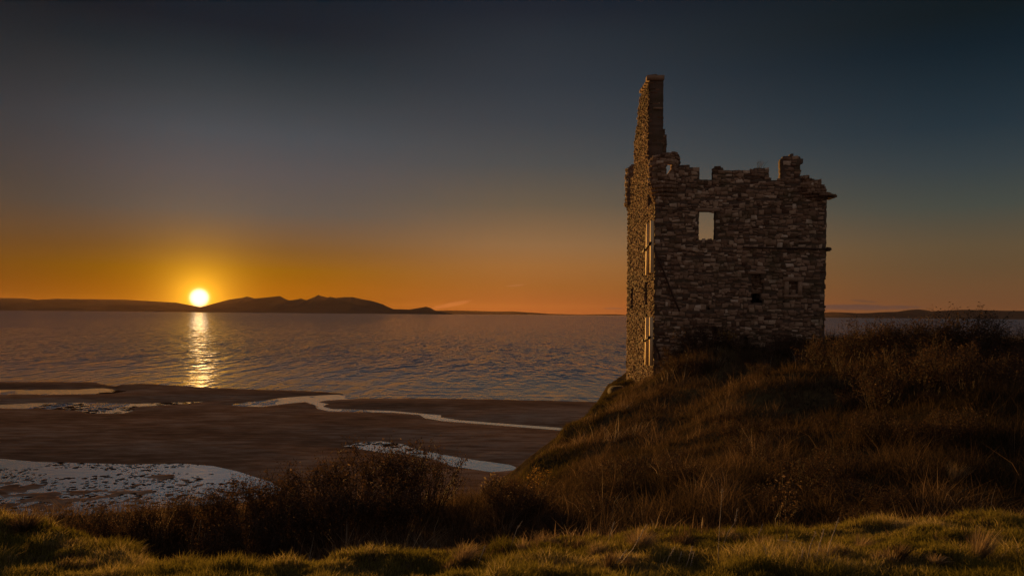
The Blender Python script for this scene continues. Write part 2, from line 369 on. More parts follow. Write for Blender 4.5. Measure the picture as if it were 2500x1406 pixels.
# seaweed and small stones lying in the pools
mb = MB()
def lump(x, y, z, r, h, t):
    k = 6; ph = random.random() * 6
    ring = [mb.v((x + r * random.uniform(.6, 1.3) * math.cos(ph + 2 * math.pi * j / k), y + r * random.uniform(.6, 1.3) * 0.9 * math.sin(ph + 2 * math.pi * j / k), z - 0.15), t) for j in range(k)]
    top = mb.v((x + random.uniform(-.3, .3) * r, y, z + h), t)
    mid = [mb.v((x + 0.75 * r * math.cos(ph + .5 + 2 * math.pi * j / k), y + 0.7 * r * math.sin(ph + .5 + 2 * math.pi * j / k), z + h * random.uniform(.4, .9)), t) for j in range(k)]
    for j in range(k):
        mb.f(ring[j], ring[(j + 1) % k], mid[j]); mb.f(ring[(j + 1) % k], mid[(j + 1) % k], mid[j]); mb.f(mid[j], mid[(j + 1) % k], top)
random.seed(5)
def scatter_pool(P, n, thr, rmin, rmax, bias):
    xs = [q[0] for q in P]; ysq = [q[1] for q in P]; k = 0; tries = 0
    X = rng.uniform(max(min(xs), -80), max(xs), n * 6); Y = rng.uniform(min(ysq), max(ysq), n * 6)
    ok = inpoly(P, X, Y) & (fbm(X * 0.16, Y * 0.22, 31, 4) * 2 + 0.5 + bias(X, Y) > thr)
    for x, y in zip(X[ok][:n], Y[ok][:n]):
        r = random.uniform(rmin, rmax) * random.choice((1, 1, 1, 1.8)); lump(x, y, 0.0, r, random.uniform(.01, .035), random.random())
scatter_pool(W_ALL[4], 1500, 0.50, 0.06, 0.26, lambda X, Y: sst(86, 66, Y) * 0.45 - 0.12)
scatter_pool(W_ALL[5], 160, 0.6, 0.15, 0.5, lambda X, Y: 0 * X)
scatter_pool(W_ALL[3], 160, 0.6, 0.2, 0.7, lambda X, Y: sst(-70, -110, X) * 0.4)
scatter_pool(W_ALL[2], 120, 0.55, 0.2, 0.8, lambda X, Y: sst(-90, -110, X) * 0.5)
m, g = mat('wet_weed'); df = g.n('ShaderNodeBsdfDiffuse'); g.put(df.inputs[0], g.mix(g.noise(pos(g), 8.0), (0.02, 0.013, 0.009, 1), (0.06, 0.038, 0.026, 1))); out(g, df.outputs[0]); M_WEED = m
tag(mb.build('seaweed', M_WEED), 'dark clumps of seaweed and small stones scattered across the tidal pools', 'seaweed', kind='stuff')

# ------------------------------------------------------------------ far hills
def hills(name, prof, dist, depth, seed, m):
    xs = np.array([q[0] for q in prof], float); hs = []
    for (px, py) in prof: hs.append(unp(px, py, dist)[1])
    px = np.arange(xs[0], xs[-1] + 1, 2.5)
    h = np.maximum(np.interp(px, xs, np.array(hs)), 0)
    X0 = np.array([unp(q, 760, dist)[0] for q in px])
    rows = np.linspace(-1, 1, 31)
    V = []; T = []
    for r in rows:
        k = (1 - abs(r)) ** 0.85
        nz = fbm(X0 / 900.0, np.full_like(X0, r * depth / 900.0), seed, 5)
        z = h * np.clip(k + nz * 0.55 * (1 - k) * (k > 0), 0, 1) - (k <= 0.001) * 40
        sc_ = (dist + r * depth) / dist
        V.append(np.stack([X0 * (1 + 0.4 * (sc_ - 1)), np.full_like(X0, dist + r * depth), z], 1)); T.append(np.zeros_like(X0))
    n = len(px); V = np.concatenate(V)
    i = (np.arange(len(rows) - 1)[:, None] * n + np.arange(n - 1)[None]).ravel()
    q = np.stack([i, i + 1, i + n + 1, i + n], 1)
    o = link(name, mesh_np(name, V, q.ravel(), np.full(len(q), 4), np.concatenate(T), True), m)
    return tag(o, kind='structure')
m, g = mat('hill_heath'); n = g.noise(g.vec('MULTIPLY', pos(g), (0.001, 0.001, 0.003)).outputs[0], 1.0, 6)
df = g.n('ShaderNodeBsdfDiffuse'); g.put(df.inputs[0], g.mix(n, (0.12, 0.08, 0.055, 1), (0.22, 0.155, 0.10, 1))); out(g, df.outputs[0]); M_HILL = m
hills('hills', [(-420, 736), (-300, 731), (0, 727), (60, 728), (90, 732), (140, 729), (200, 730), (300, 731), (350, 734), (430, 738.5), (470, 746), (510, 754), (560, 762)], 26000, 1800, 1, M_HILL)
hills('mountains', [(420, 764), (470, 756), (500, 748), (520, 741.5), (560, 731), (590, 727), (603, 723.5), (622, 728.5), (650, 726), (683, 722.5), (697, 730), (707, 733.5), (735, 729), (748, 732.5), (762, 727), (777, 720),
    (790, 724), (800, 726), (806, 724.5), (820, 727), (840, 725), (862, 725), (890, 731.5), (905, 734), (920, 738), (935, 743), (945, 748), (960, 754.5), (1000, 755.5), (1020, 752), (1040, 748.5), (1050, 751), (1062, 758), (1100, 765)], 22000, 2600, 4, M_HILL)
hills('hills', [(1030, 765), (1050, 759), (1075, 758), (1130, 758), (1200, 760), (1250, 760), (1300, 763), (1340, 766), (1420, 768), (1450, 767), (1500, 767), (1560, 770)], 38000, 1500, 8, M_HILL)
hills('hills', [(1960, 774), (2000, 764), (2030, 761.5), (2070, 763), (2120, 766), (2200, 774)], 42000, 1500, 9, M_HILL)
hills('hills', [(1985, 778), (2020, 772), (2050, 765), (2120, 764), (2150, 762), (2190, 761), (2215, 757), (2240, 755), (2262, 757), (2272, 760), (2310, 758), (2350, 756), (2400, 757), (2450, 758.5), (2550, 759), (2750, 752), (2900, 770)], 18000, 2000, 12, M_HILL)

# ------------------------------------------------------------------ ground
CTRL = np.array([(-8, 12, -3.6), (-4, 12, -3.6), (-2, 14, -3.7), (-14, 11, -3.3), (0, 12, -3.4), (0, 18, -4.1), (2, 10, -3.0), (4.8, 8.5, -2.3), (7.3, 12, -2.4), (10.9, 18, -1.8), (3, 20, -3.7), (2, 27, -4.3),
    (5, 30, -3.7), (8, 20, -2.9), (10, 26, -1.9), (13, 26, -1.5), (17, 26, -1.4), (25, 26, -1.3), (14, 16, -1.7), (9, 14, -2.2), (8, 33, -3.1), (7, 41.5, -3.75), (8.5, 41.5, -3.5), (9.3, 40.5, -2.3), (10.2, 39.6, -1.0), (10.6, 40.5, -1.0), (11.2, 40, -1.2), (12.6, 41, -2.5), (6, 47, -4.5), (6.4, 54, -4.8), (5.2, 40, -4.4), (0.4, 24.0, -4.8), (1.6, 29.0, -4.85), (3.5, 36, -4.9), (-0.2, 20.5, -4.6), (5.3, 43.5, -4.5),
    (13.2, 41, -2.4), (15, 40.5, -1.3), (17, 42, -1.2), (20, 40, -1.2), (7, 50, -3.9), (20, 55, -1.6), (12, 55, -2.5), (30, 40, -1.4), (30, 15, -1.4), (5, 36, -3.9), (12, 34, -2.2), (16, 34, -1.8), (5, 14, -3.0), (4, 44, -4.1), (-20, 0, -2.5), (20, 0, -2.0)], float)
EDGE = [(-60, 10.5), (-15, 12.8), (-8, 13.8), (-4, 14.6), (-1.6, 15.6), (-0.9, 17.5), (-0.1, 22), (0.5, 24.5), (1.7, 29.5), (3.7, 37), (5.6, 44), (6.5, 50), (7, 56), (12, 60), (40, 62), (120, 64), (120, -30), (-60, -30)]
LX = [-12, -5.3, -3.8, -2.75, -1.9, -0.9, 0.6, 2.9, 4.8, 12]
LY = [8.6, 7.6, 6.8, 5.95, 5.6, 6.05, 6.6, 6.95, 7.1, 7.9]
def lawn_edge(X): return np.interp(X, LX, LY)
def ground_z(X, Y):
    X = np.asarray(X, float); Y = np.asarray(Y, float)
    w = 0; z = 0
    for cx, cy, cz in CTRL:
        k = 1.0 / (((X - cx) ** 2 + (Y - cy) ** 2) + 4.0) ** 1.9
        w = w + k; z = z + k * cz
    zp = z / w + fbm(X * 0.55, Y * 0.55, 40, 4) * 0.40 * sst(9, 14, Y) * sst(-3, 3, sdf(EDGE, X, Y))
    le = lawn_edge(X) + fbm(X * 1.3, Y * 0, 44, 3) * 0.5
    s = sst(-0.2, 2.0, Y - le)
    zl = -1.82 - 0.14 * (Y - 5.6) + 0.035 * np.clip(X, -6, 8) + fbm(X * 1.5, Y * 1.9, 41, 3) * 0.15 + np.abs(fbm(X * 3.2, Y * 4.2, 43, 2)) * 0.22 + np.maximum(fbm(X * 2.1, Y * 3.0, 45, 2), 0) * 0.14 + sst(-2.2, -4.8, X) * sst(4.5, 7.4, Y) * 0.30
    zp = zp - 0.45 * sst(3.0, -0.5, sdf(EDGE, X, Y)) * sst(15, 19, Y)
    z = zl * (1 - s) + zp * s
    d = -sdf(EDGE, X, Y)                     # distance beyond the cliff edge
    d = d + fbm(X * 0.35, Y * 0.35, 47, 4) * 0.8
    drop = np.where(d > 0, d * 0.9 + 0.5 * np.minimum(d, 1.5), 0)
    z = z - np.minimum(drop, 14.0) + sst(0, 2, d) * fbm(X * 0.8, Y * 0.8, 48, 4) * 0.5
    return z + EYE
m, g = mat('earth_and_turf'); p = pos(g); n = g.noise(p, 2.5, 8, 0.65)
c = g.ramp(n, [(0.25, (0.05, 0.034, 0.02)), (0.5, (0.095, 0.068, 0.032)), (0.75, (0.15, 0.115, 0.05))])
out(g, prin(g, c, 1.0, 0.0, bump(g, n, 1.0, 0.08))); M_EARTH = m
ax = np.concatenate([np.arange(-40, -14, 1.5), np.arange(-14, -7, 0.3), np.arange(-7, 8, 0.09), np.arange(8, 22, 0.3), np.arange(22, 70, 1.5)])
ay = np.concatenate([np.arange(-12, 4.5, 0.8), np.arange(4.5, 9.5, 0.07), np.arange(9.5, 20, 0.2), np.arange(20, 64, 0.35), np.arange(64, 84, 1.5)])
tag(grid('ground', ax, ay, lambda X, Y: (ground_z(X, Y), X * 0), M_EARTH), kind='structure')

# ------------------------------------------------------------------ grass
def blades(name, x, y, h, w, leanx, leany, tn, mat, segs=2, zoff=0.0, curl=1.0, zbase=None):
    """curved tapering blades standing on the ground, as one mesh"""
    N = len(x); z = (ground_z(x, y) if zbase is None else zbase) + zoff
    yaw = rng.uniform(0, 2 * math.pi, N); wx, wy = np.cos(yaw) * w / 2, np.sin(yaw) * w / 2
    cols = []
    for k in range(segs):
        t = k / segs; b = t ** (1 + 0.6 * curl)
        px, py, pz = x + leanx * h * b, y + leany * h * b, z + h * t * (1 - 0.25 * t * np.minimum(np.hypot(leanx, leany), 1.5)) - 0.02 * (k == 0)
        q = 1 - 0.75 * t ** 1.5
        cols += [np.stack([px - wx * q, py - wy * q, pz], 1), np.stack([px + wx * q, py + wy * q, pz], 1)]
    cols.append(np.stack([x + leanx * h, y + leany * h, z + h * (1 - 0.25 * np.minimum(np.hypot(leanx, leany), 1.5))], 1))
    nv = 2 * segs + 1
    V = np.stack(cols, 1).reshape(-1, 3)
    base = (np.arange(N) * nv)[:, None]
    pat = []; sz = []
    for k in range(segs - 1): pat += [2 * k, 2 * k + 1, 2 * k + 3, 2 * k + 2]; sz.append(4)
    pat += [2 * segs - 2, 2 * segs - 1, 2 * segs]; sz.append(3)
    loops = (base + np.array(pat)[None]).ravel()
    return link(name, mesh_np(name, V, loops, np.tile(sz, N), np.repeat(tn, nv)), mat)

def scatter(n, y0, y1, power=1.0, margin=1.5):
    """points spread over the visible wedge in front of the camera, denser near it"""
    t = rng.uniform(0, 1, n) ** power; Y = y0 + (y1 - y0) * t
    X = rng.uniform(-1, 1, n) * (0.69 * Y + margin)
    return X, Y
# close-cropped turf
X, Y = scatter(360000, 4.2, 9.0, 1.0, 0.6)
k = Y < lawn_edge(X) + 0.5 + fbm(X * 1.3, Y * 0, 44, 3); X, Y = X[k], Y[k]
tus = sst(-0.05, 0.25, fbm(X * 2.6, Y * 2.6, 61, 3)); strawy = sst(-0.03, 0.16, fbm(X * 1.7, Y * 2.2, 62, 4))
h = (0.018 + 0.032 * rng.random(len(X))) * (1 + 1.8 * tus + 1.0 * strawy)
tn = np.clip(0.50 + 1.3 * fbm(X * 1.1, Y * 1.5, 63, 3) + rng.normal(0, 0.14, len(X)) + strawy * rng.choice([0, 0.15, 0.45], len(X)), 0, 1)
lx = rng.normal(0.15, 0.55, len(X)); ly = rng.normal(0, 0.55, len(X))
tag(blades('grass', X, Y, h, 0.0035 + 0.003 * rng.random(len(X)), lx, ly, tn, M_LAWN), 'short green turf with straw patches in the sunlit foreground', 'grass', kind='stuff')

# rough dry grass on the hollow, the mound and the bank: a loose cover and many tussocks
X1, Y1 = scatter(170000, 5.2, 50.0, 1.8, 2.0)
cx, cy = scatter(9500, 5.6, 48.0, 1.5, 2.0)
cx, cy = np.repeat(cx, 34), np.repeat(cy, 34); cr = np.repeat(rng.uniform(0.07, 0.26, 9500), 34); ch_ = np.repeat(rng.uniform(0.55, 1.7, 9500), 34); ct = np.repeat(rng.normal(0, 0.17, 9500), 34)
ox, oy = rng.normal(0, 1, len(cx)), rng.normal(0, 1, len(cx))
X = np.concatenate([X1, cx + ox * cr]); Y = np.concatenate([Y1, cy + oy * cr]); N1 = len(X1)
hm = np.concatenate([np.full(N1, 0.75), ch_]); tm = np.concatenate([np.zeros(N1), ct])
lx = np.concatenate([rng.normal(0.15, 0.5, N1), 0.45 * ox + rng.normal(0.12, 0.25, len(ox))]); ly = np.concatenate([rng.normal(0, 0.45, N1), 0.45 * oy + rng.normal(0, 0.25, len(oy))])
d = sdf(EDGE, X, Y); e_ = Y - lawn_edge(X)
k = (e_ > 0.7 - 1.9 * rng.random(len(X)) ** 3) & (d > -5.5) & ~((X > 7.5) & (X < 17.0) & (Y > 41.9) & (Y < 52.4))
X, Y, d, hm, tm, lx, ly, e_ = [q[k] for q in (X, Y, d, hm, tm, lx, ly, e_)]
cl = fbm(X * 0.9, Y * 0.9, 71, 4); big = fbm(X * 0.22, Y * 0.22, 72, 3)
h = (0.14 + 0.26 * rng.random(len(X)) ** 1.6) * np.clip(1 + 1.8 * cl + 1.0 * big, 0.35, 2.2) * hm
h = h * (1 - 0.65 * sst(1.5, -0.5, d) * sst(16, 20, Y)) * (1 - 0.68 * sst(2.4, 0.3, e_)) * (1 + 0.7 * sst(27, 37, Y) * sst(0.5, 3, d))
tn = np.clip(0.34 + 1.2 * cl + 0.7 * fbm(X * 0.4, Y * 0.4, 73, 3) + tm + rng.normal(0, 0.12, len(X)) - 0.34 * sst(0.25, 0.5, X / Y) * sst(7.5, 11, Y), 0, 1)  # last term paints shade into the right bank by darkening its blades
wd = (0.0035 + 0.004 * rng.random(len(X))) * (1 + Y / 22)
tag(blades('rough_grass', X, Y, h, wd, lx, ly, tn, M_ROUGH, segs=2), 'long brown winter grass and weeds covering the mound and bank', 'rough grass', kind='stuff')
# green short growth on the cliff shoulder
X = rng.uniform(-2, 9, 60000); Y = rng.uniform(17, 50, 60000); d = sdf(EDGE, X, Y); k = (d < 1.6) & (d > -4); X, Y, d = X[k], Y[k], d[k]
tn = np.clip(0.35 + rng.normal(0, 0.15, len(X)) + 0.9 * fbm(X, Y, 81, 3), 0, 1)
tag(blades('cliff_grass', X, Y, 0.08 + 0.16 * rng.random(len(X)), 0.018 + 0 * X, rng.normal(0.1, .5, len(X)), rng.normal(0, .5, len(X)), tn, M_CLIFF), 'short green grass growing on the cliff shoulder below the tower', 'cliff grass', kind='stuff')

# ------------------------------------------------------------------ the ruined tower
TY = 42.0                                         # depth of the wall facing the camera
XL = unp(1598, 700, TY)[0]; XR = unp(2015, 640, TY)[0]; TB = 52.2
pf = lambda pts, Y=TY: [unp(px, py, Y) for px, py in pts]
def on_left(px, py):                              # point of the left wall's plane seen at (px, py)
    a, b = unp(px, py, 1.0)
    Y = XL / a; return (Y, (b - EYE) * Y + EYE)
class In:
    def __init__(s, outer, holes=()): s.o = outer; s.h = holes
    def __call__(s, u, v):
        r = inpoly(s.o, u, v)
        for h in s.h: r &= ~inpoly(h, u, v)
        return r
def core(mb, P, ins, u0, u1, v0, v1, d0, d1, cell=0.13):
    """solid masonry core between depth d0 (outside) and d1 (inside)"""
    nu, nv = int((u1 - u0) / cell) + 1, int((v1 - v0) / cell) + 1
    U = u0 + (np.arange(nu) + .5) * cell; Vv = v0 + (np.arange(nv) + .5) * cell
    A, B = np.meshgrid(U, Vv); m = ins(A, B)
    m = np.pad(m, 1); idx = {}
    def vt(i, j, k):
        key = (i, j, k)
        if key not in idx:
            hh = _h(np.array([i]), np.array([j]), 5)[0] - 0.5
            idx[key] = mb.v(P(u0 + i * cell + hh * 0.04, v0 + j * cell + hh * 0.03, (d0 if k == 0 else d1) + hh * 0.02), 0.3 + hh * 0.5)
        return idx[key]
    for j in range(nv):
        for i in range(nu):
            if not m[j + 1, i + 1]: continue
            mb.f(vt(i, j, 0), vt(i + 1, j, 0), vt(i + 1, j + 1, 0), vt(i, j + 1, 0))
            mb.f(vt(i, j + 1, 1), vt(i + 1, j + 1, 1), vt(i + 1, j, 1), vt(i, j, 1))
            if not m[j, i + 1]: mb.f(vt(i, j, 0), vt(i, j, 1), vt(i + 1, j, 1), vt(i + 1, j, 0))
            if not m[j + 2, i + 1]: mb.f(vt(i, j + 1, 0), vt(i + 1, j + 1, 0), vt(i + 1, j + 1, 1), vt(i, j + 1, 1))
            if not m[j + 1, i]: mb.f(vt(i, j, 0), vt(i, j + 1, 0), vt(i, j + 1, 1), vt(i, j, 1))
            if not m[j + 1, i + 2]: mb.f(vt(i + 1, j, 0), vt(i + 1, j, 1), vt(i + 1, j + 1, 1), vt(i + 1, j + 1, 0))
def stones(mb, P, ins, u0, u1, v0, v1, seed, ch=(0.12, 0.29), sl=(0.13, 0.44), dj=(-0.005, 0.035), tmean=0.42, quoin=None):
    r = random.Random(seed); v = v0
    while v < v1:
        h = r.uniform(*ch); u = u0 - r.uniform(0, .2); wav = r.uniform(0, 6)
        while u < u1:
            w = min(r.uniform(*sl), h * 2.7); rows = [(v, h)]
            if h > 0.22 and r.random() < .4: q = r.uniform(.35, .65); rows = [(v, h * q), (v + h * q, h * (1 - q))]
            for (vv, hh) in rows:
                oy = 0.07 * math.sin(u * 1.9 + wav) + r.uniform(-.045, .045)
                hs = r.uniform(.72, 1.12); oy += r.uniform(0, 1 - hs) * hh if hs < 1 else 0; hh *= hs
                cu, cv = u + w / 2, vv + hh / 2 + oy
                if not (u0 <= cu <= u1): continue
                if not ins(np.array([cu, cu - w * .3, cu + w * .3]), np.array([cv, cv, cv])).all(): continue
                a, b = max(u + 0.008, u0), min(u + w - 0.008, u1)
                if b - a < 0.06: continue
                c0, c1 = vv + 0.008 + oy, vv + hh - 0.008 + oy
                t = min(1, max(0, r.gauss(tmean, 0.22))); t = t if r.random() > .06 else r.uniform(.75, 1)
                dd = r.uniform(*dj); g1 = min(.035, hh * .25); j = lambda s: r.uniform(-s, s)
                o_ = [(a + j(.035), c0 + j(.04)), (b + j(.035), c0 + j(.04)), (b + j(.035), c1 + j(.04)), (a + j(.035), c1 + j(.04))]
                bk = [mb.v(P(x, y, -0.09), t * .7) for x, y in o_]
                md = [mb.v(P(x, y, dd - 0.03), t) for x, y in o_]
                i_ = [(o_[k][0] + g1 * (1, -1, -1, 1)[k] + j(.012), o_[k][1] + g1 * (1, 1, -1, -1)[k] + j(.01)) for k in range(4)]
                fr = [mb.v(P(x, y, dd + j(.018)), t) for x, y in i_]
                for k in range(4):
                    k2 = (k + 1) % 4
                    mb.f(bk[k], bk[k2], md[k2], md[k]); mb.f(md[k], md[k2], fr[k2], fr[k])
                mb.f(*fr)
            u += w
        v += h

tower = empty('ruined_tower', (XL, TY, EYE - 3.7))
tag(tower, 'roofless stone tower house ruin with a tall broken gable chimney on the grassy mound', 'tower ruin')
def part(mb, name, m, parent=tower, smooth=False):
    o = mb.build(name, m, None, smooth); o.parent = parent
    if parent is tower: o.matrix_parent_inverse = Matrix.Translation(-tower.location)
    return o
def rect(x0, y0, x1, y1): return pf([(x0, y0), (x1, y0), (x1, y1), (x0, y1)])

# front wall
FRONT_TOP = [(1640, 455), (1640, 428), (1652, 424), (1652, 404), (1683, 402), (1684, 411), (1700, 412), (1708, 408), (1708, 437), (1742, 437), (1742, 407), (1755, 407), (1770, 414), (1800, 413.5), (1845, 413), (1862, 413), (1880, 411),
             (1880, 426), (1882, 439), (1908, 439), (1908, 386), (1922, 381), (1936, 377), (1946, 382), (1957, 384), (1962, 390), (1957, 398), (1957, 428), (1960, 455), (1985, 470)]
FRONT = pf([(1590, 1000), (1599.5, 905), (1599.5, 700), (1601, 492), (1602, 458)]) + pf(FRONT_TOP) + pf([(2017, 476), (2016, 640), (2009, 806), (2005, 1000)])
WIN = pf([(1706, 516), (1748, 515), (1748, 585), (1706, 586)])
DOOR = pf([(1834, 669), (1861, 669), (1862, 714), (1834, 714)])
GAP = pf([(1836, 712), (1840, 709), (1854, 709), (1858, 713), (1862, 742), (1834, 742)])
BLIND = pf([(1925, 687), (1949, 687), (1949, 718), (1925, 718)])
PUT1 = pf([(1740, 800), (1750, 800), (1750, 816), (1740, 816)]); PUT2 = pf([(1814, 824), (1826, 822), (1828, 846), (1815, 846)]); PUT3 = pf([(1726, 750), (1734, 750), (1734, 759), (1726, 759)])
PUT4 = pf([(1912, 736), (1918, 736), (1918, 743), (1912, 743)])
PF = lambda u, v, d: (u, TY - d, v)
mb = MB()
holes = [WIN, DOOR, GAP, BLIND, PUT1, PUT2, PUT3, PUT4]
core(mb, PF, In(FRONT, holes), XL + .03, XR + .15, EYE - 5, EYE + 9.5, -0.03, -0.45)
grow = lambda P, a, b, c, d: [(min(x for x, y in P) - a, min(y for x, y in P) - c), (max(x for x, y in P) + b, min(y for x, y in P) - c), (max(x for x, y in P) + b, max(y for x, y in P) + d), (min(x for x, y in P) - a, max(y for x, y in P) + d)]
core(mb, PF, In([(XL + .3, EYE - 5), (XR - .1, EYE - 5), (XR - .1, EYE + 7.0), (XL + .3, EYE + 7.0)], [grow(WIN, .3, .6, .1, .5), GAP]), XL + .3, XR, EYE - 5, EYE + 7.1, -0.45, -1.3, 0.2)
part(mb, 'wall_core', M_MORTAR)
mb = MB()
stones(mb, PF, In(FRONT, holes), XL + .02, XR + .1, EYE - 5, EYE + 9.5, 11)
part(mb, 'front_wall', M_STONE)
# blocked doorway: thin slabs set back, dark hole below; the window frame of the blind window
mb = MB(); P2 = lambda u, v, d: (u, TY + 0.22 - d, v)
a = grow(DOOR, .05, .05, .05, .05)
stones(mb, P2, In(a), a[0][0], a[1][0], a[0][1], a[2][1], 21, (0.05, 0.1), (0.15, .4), (0, .02), 0.36)
core(mb, P2, In(a), a[0][0], a[1][0], a[0][1], a[2][1], -0.03, -0.2)
part(mb, 'blocked_doorway', M_STONE)
mb = MB()
a = grow(BLIND, .05, .05, .05, .05); P3 = lambda u, v, d: (u, TY + 0.2 - d, v)
stones(mb, P3, In(a), a[0][0], a[1][0], a[0][1], a[2][1], 22, (0.1, 0.2), (0.25, .5), (0, .03), 0.3)
core(mb, P3, In(a), a[0][0], a[1][0], a[0][1], a[2][1], -0.03, -0.2)
part(mb, 'blocked_window', M_STONE)
mb = MB(); b = BLIND
x0, x1 = b[0][0], b[1][0]; z1, z0 = b[0][1], b[2][1]
mb.box((x0 - .22, TY - .06, z0 - .05), (x0 + .005, TY + .2, z1), .62); mb.box((x1 - .005, TY - .06, z0 - .05), (x1 + .2, TY + .2, z1), .6)
mb.box((x0 - .30, TY - .075, z1 + .003), (x1 + .28, TY + .2, z1 + .24), .55); mb.box((x0 - .25, TY - .07, z0 - .18), (x1 + .25, TY + .2, z0 - .053), .55)
part(mb, 'window_surround', M_STONE)
for P, w in ((WIN, .17), (DOOR, .16)):
    mb = MB()
    x0, x1 = P[0][0], P[1][0]; z1 = P[0][1]; z0 = min(q[1] for q in P)
    mb.box((x0 - .18, TY - .05, z1 + .003), (x1 + .2, TY + .4, z1 + w), .5)
    part(mb, 'lintel', M_STONE)

# left wall with its gable, facing the sunset
LEFT = [on_left(1597, 1010), on_left(1597, 480)]
LEFT[0] = (TY + .04, EYE - 5.5); LEFT[1] = (TY + .04, EYE + 6.2)
LEFT += [(44.25, EYE + 6.25), (44.3, EYE + 9.2), (44.3, EYE + 13.3), (46.9, EYE + 13.3)]
LEFT += [on_left(1560, 238), on_left(1557, 262), on_left(1555, 300), on_left(1549, 336), on_left(1547, 348), on_left(1547, 430)]
LEFT += [(50.8, EYE + 9.0), (TB + .05, EYE + 8.9), (TB - .02, EYE - 5.5)]
def slit(px0, px1, py0, py1):
    Y1 = on_left(px0, 720)[0]; Y0 = on_left(px1, 720)[0]; zt = on_left((px0 + px1) / 2, py0)[1]; zb = on_left((px0 + px1) / 2, py1)[1]
    return [(Y0, zb), (Y1, zb), (Y1, zt), (Y0, zt)]
SLITS = [slit(1573.5, 1580, 687, 746), slit(1540, 1545.5, 700, 757)]
PL = lambda u, v, d: (XL - d, u, v)
PLi = lambda u, v, d: (XL - d, u, v)
mb = MB()
core(mb, PL, In(LEFT, SLITS), TY + .04, TB, EYE - 5.5, EYE + 13.4, -0.045, -0.82)
core(mb, PL, In([(TY + .5, EYE - 5.5), (TB - .2, EYE - 5.5), (TB - .2, EYE + 6.3), (TY + .5, EYE + 6.3)], SLITS), TY + .5, TB, EYE - 5.5, EYE + 6.4, -0.82, -1.3, 0.25)
part(mb, 'wall_core', M_MORTAR)
mb = MB()
LOWER = In(LEFT, SLITS)
stones(mb, PL, lambda u, v: LOWER(u, v) & (np.asarray(v) < EYE + 10.9), TY + .02, TB, EYE - 5.5, EYE + 11, 31, (0.08, .18), (.12, .32), (0, .03), .45)
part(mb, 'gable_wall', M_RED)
# chimney: head of the gable above, its shaded end face, string ledge and cope
mb = MB()
stones(mb, PL, lambda u, v: LOWER(u, v) & (np.asarray(v) >= EYE + 10.9), TY + .02, TB, EYE + 10.8, EYE + 13.4, 33, (0.08, .18), (.12, .32), (0, .03), .25)
def end_x(v):    # breadth of the end face by height, from the photograph's outline
    pts = [(1628, 455), (1628, 372), (1628, 345), (1630, 338), (1629, 330), (1622, 325), (1621, 312), (1619, 302), (1617, 290), (1614, 275), (1613, 262), (1614, 240), (1615, 194)]
    zs = [unp(a, b, 44.3)[1] for a, b in pts]; xs = [unp(a, b, 44.3)[0] for a, b in pts]
    return np.interp(v, zs, xs)
PE = lambda u, v, d: (u, 44.28 - d, v)
FLUE = pf([(1594, 270), (1604, 268), (1606, 315), (1598, 318)], 44.3)
ENDI = lambda u, v: (np.asarray(u) > XL) & (np.asarray(u) < end_x(v)) & (np.asarray(v) > EYE + 5.5) & (np.asarray(v) < EYE + 13.35) & ~inpoly(FLUE, u, v)
stones(mb, PE, ENDI, XL + .02, XL + 1.4, EYE + 5.5, EYE + 13.4, 34, (0.08, .24), (.16, .5), (0, .05), 0.34)
core(mb, PE, ENDI, XL + .04, XL + 1.4, EYE + 5.5, EYE + 13.4, -0.04, -2.2, 0.1)
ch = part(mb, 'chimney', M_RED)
mb = MB(); zt = EYE + 13.36; xr = end_x(EYE + 13.3)
for k in range(5):
    y0 = 44.1 + k * .56; hh = random.uniform(.09, .14)
    mb.box((XL - .12 + random.uniform(-.02, .02), y0, zt), (xr + .12 + random.uniform(-.03, .03), y0 + .55, zt + hh + (.16 if k == 0 else 0)), random.uniform(.2, .5))
for k in range(6):
    x = XL + .1 + k * .12; mb.box((x, 44.2, zt + .12), (x + .1, 44.7, zt + .12 + random.uniform(.08, .22)), .3)
cp = part(mb, 'coping', M_STONE, ch)
zl = unp(1597, 266, 44.3)[1]; mb = MB(); mb.box((XL + .25, 44.13, zl - .05), (end_x(zl) + .06, 44.3, zl + .05), .5)
part(mb, 'ledge', M_STONE, ch)

# right wall, back wall (both ruined lower than the front so that the openings look through)
mb = MB()
PR = lambda u, v, d: (XR + .04 + d, u, v)
RW = [(TY + .06, EYE - 5), (TB, EYE - 5), (TB, EYE + 5.6), (49, EYE + 6.0), (46, EYE + 6.4), (TY + .06, EYE + 6.3)]
core(mb, PR, In(RW), TY + .06, TB, EYE - 5, EYE + 7, -0.045, -1.2, 0.2)
PB = lambda u, v, d: (u, TB + d, v)
BW = [(XL + .05, EYE - 5.5), (XR, EYE - 5.5), (XR, EYE + 4.5), (15.6, EYE + 4.6), (14.5, EYE + 4.0), (12, EYE + 4.1), (11, EYE + 4.8), (10.2, EYE + 6.5), (9.3, EYE + 8.2), (8.6, EYE + 9.0), (XL + .05, EYE + 9.0)]
core(mb, PB, In(BW), XL + .05, XR, EYE - 5.5, EYE + 9.2, -0.045, -1.2, 0.2)
part(mb, 'wall_core', M_MORTAR)
mb = MB(); stones(mb, PR, In(RW), TY + .04, TB, EYE - 5, EYE + 7, 41); part(mb, 'side_wall', M_STONE)
mb = MB(); stones(mb, PB, In(BW), XL + .05, XR, EYE - 5.5, EYE + 9.2, 42); part(mb, 'back_wall', M_STONE)

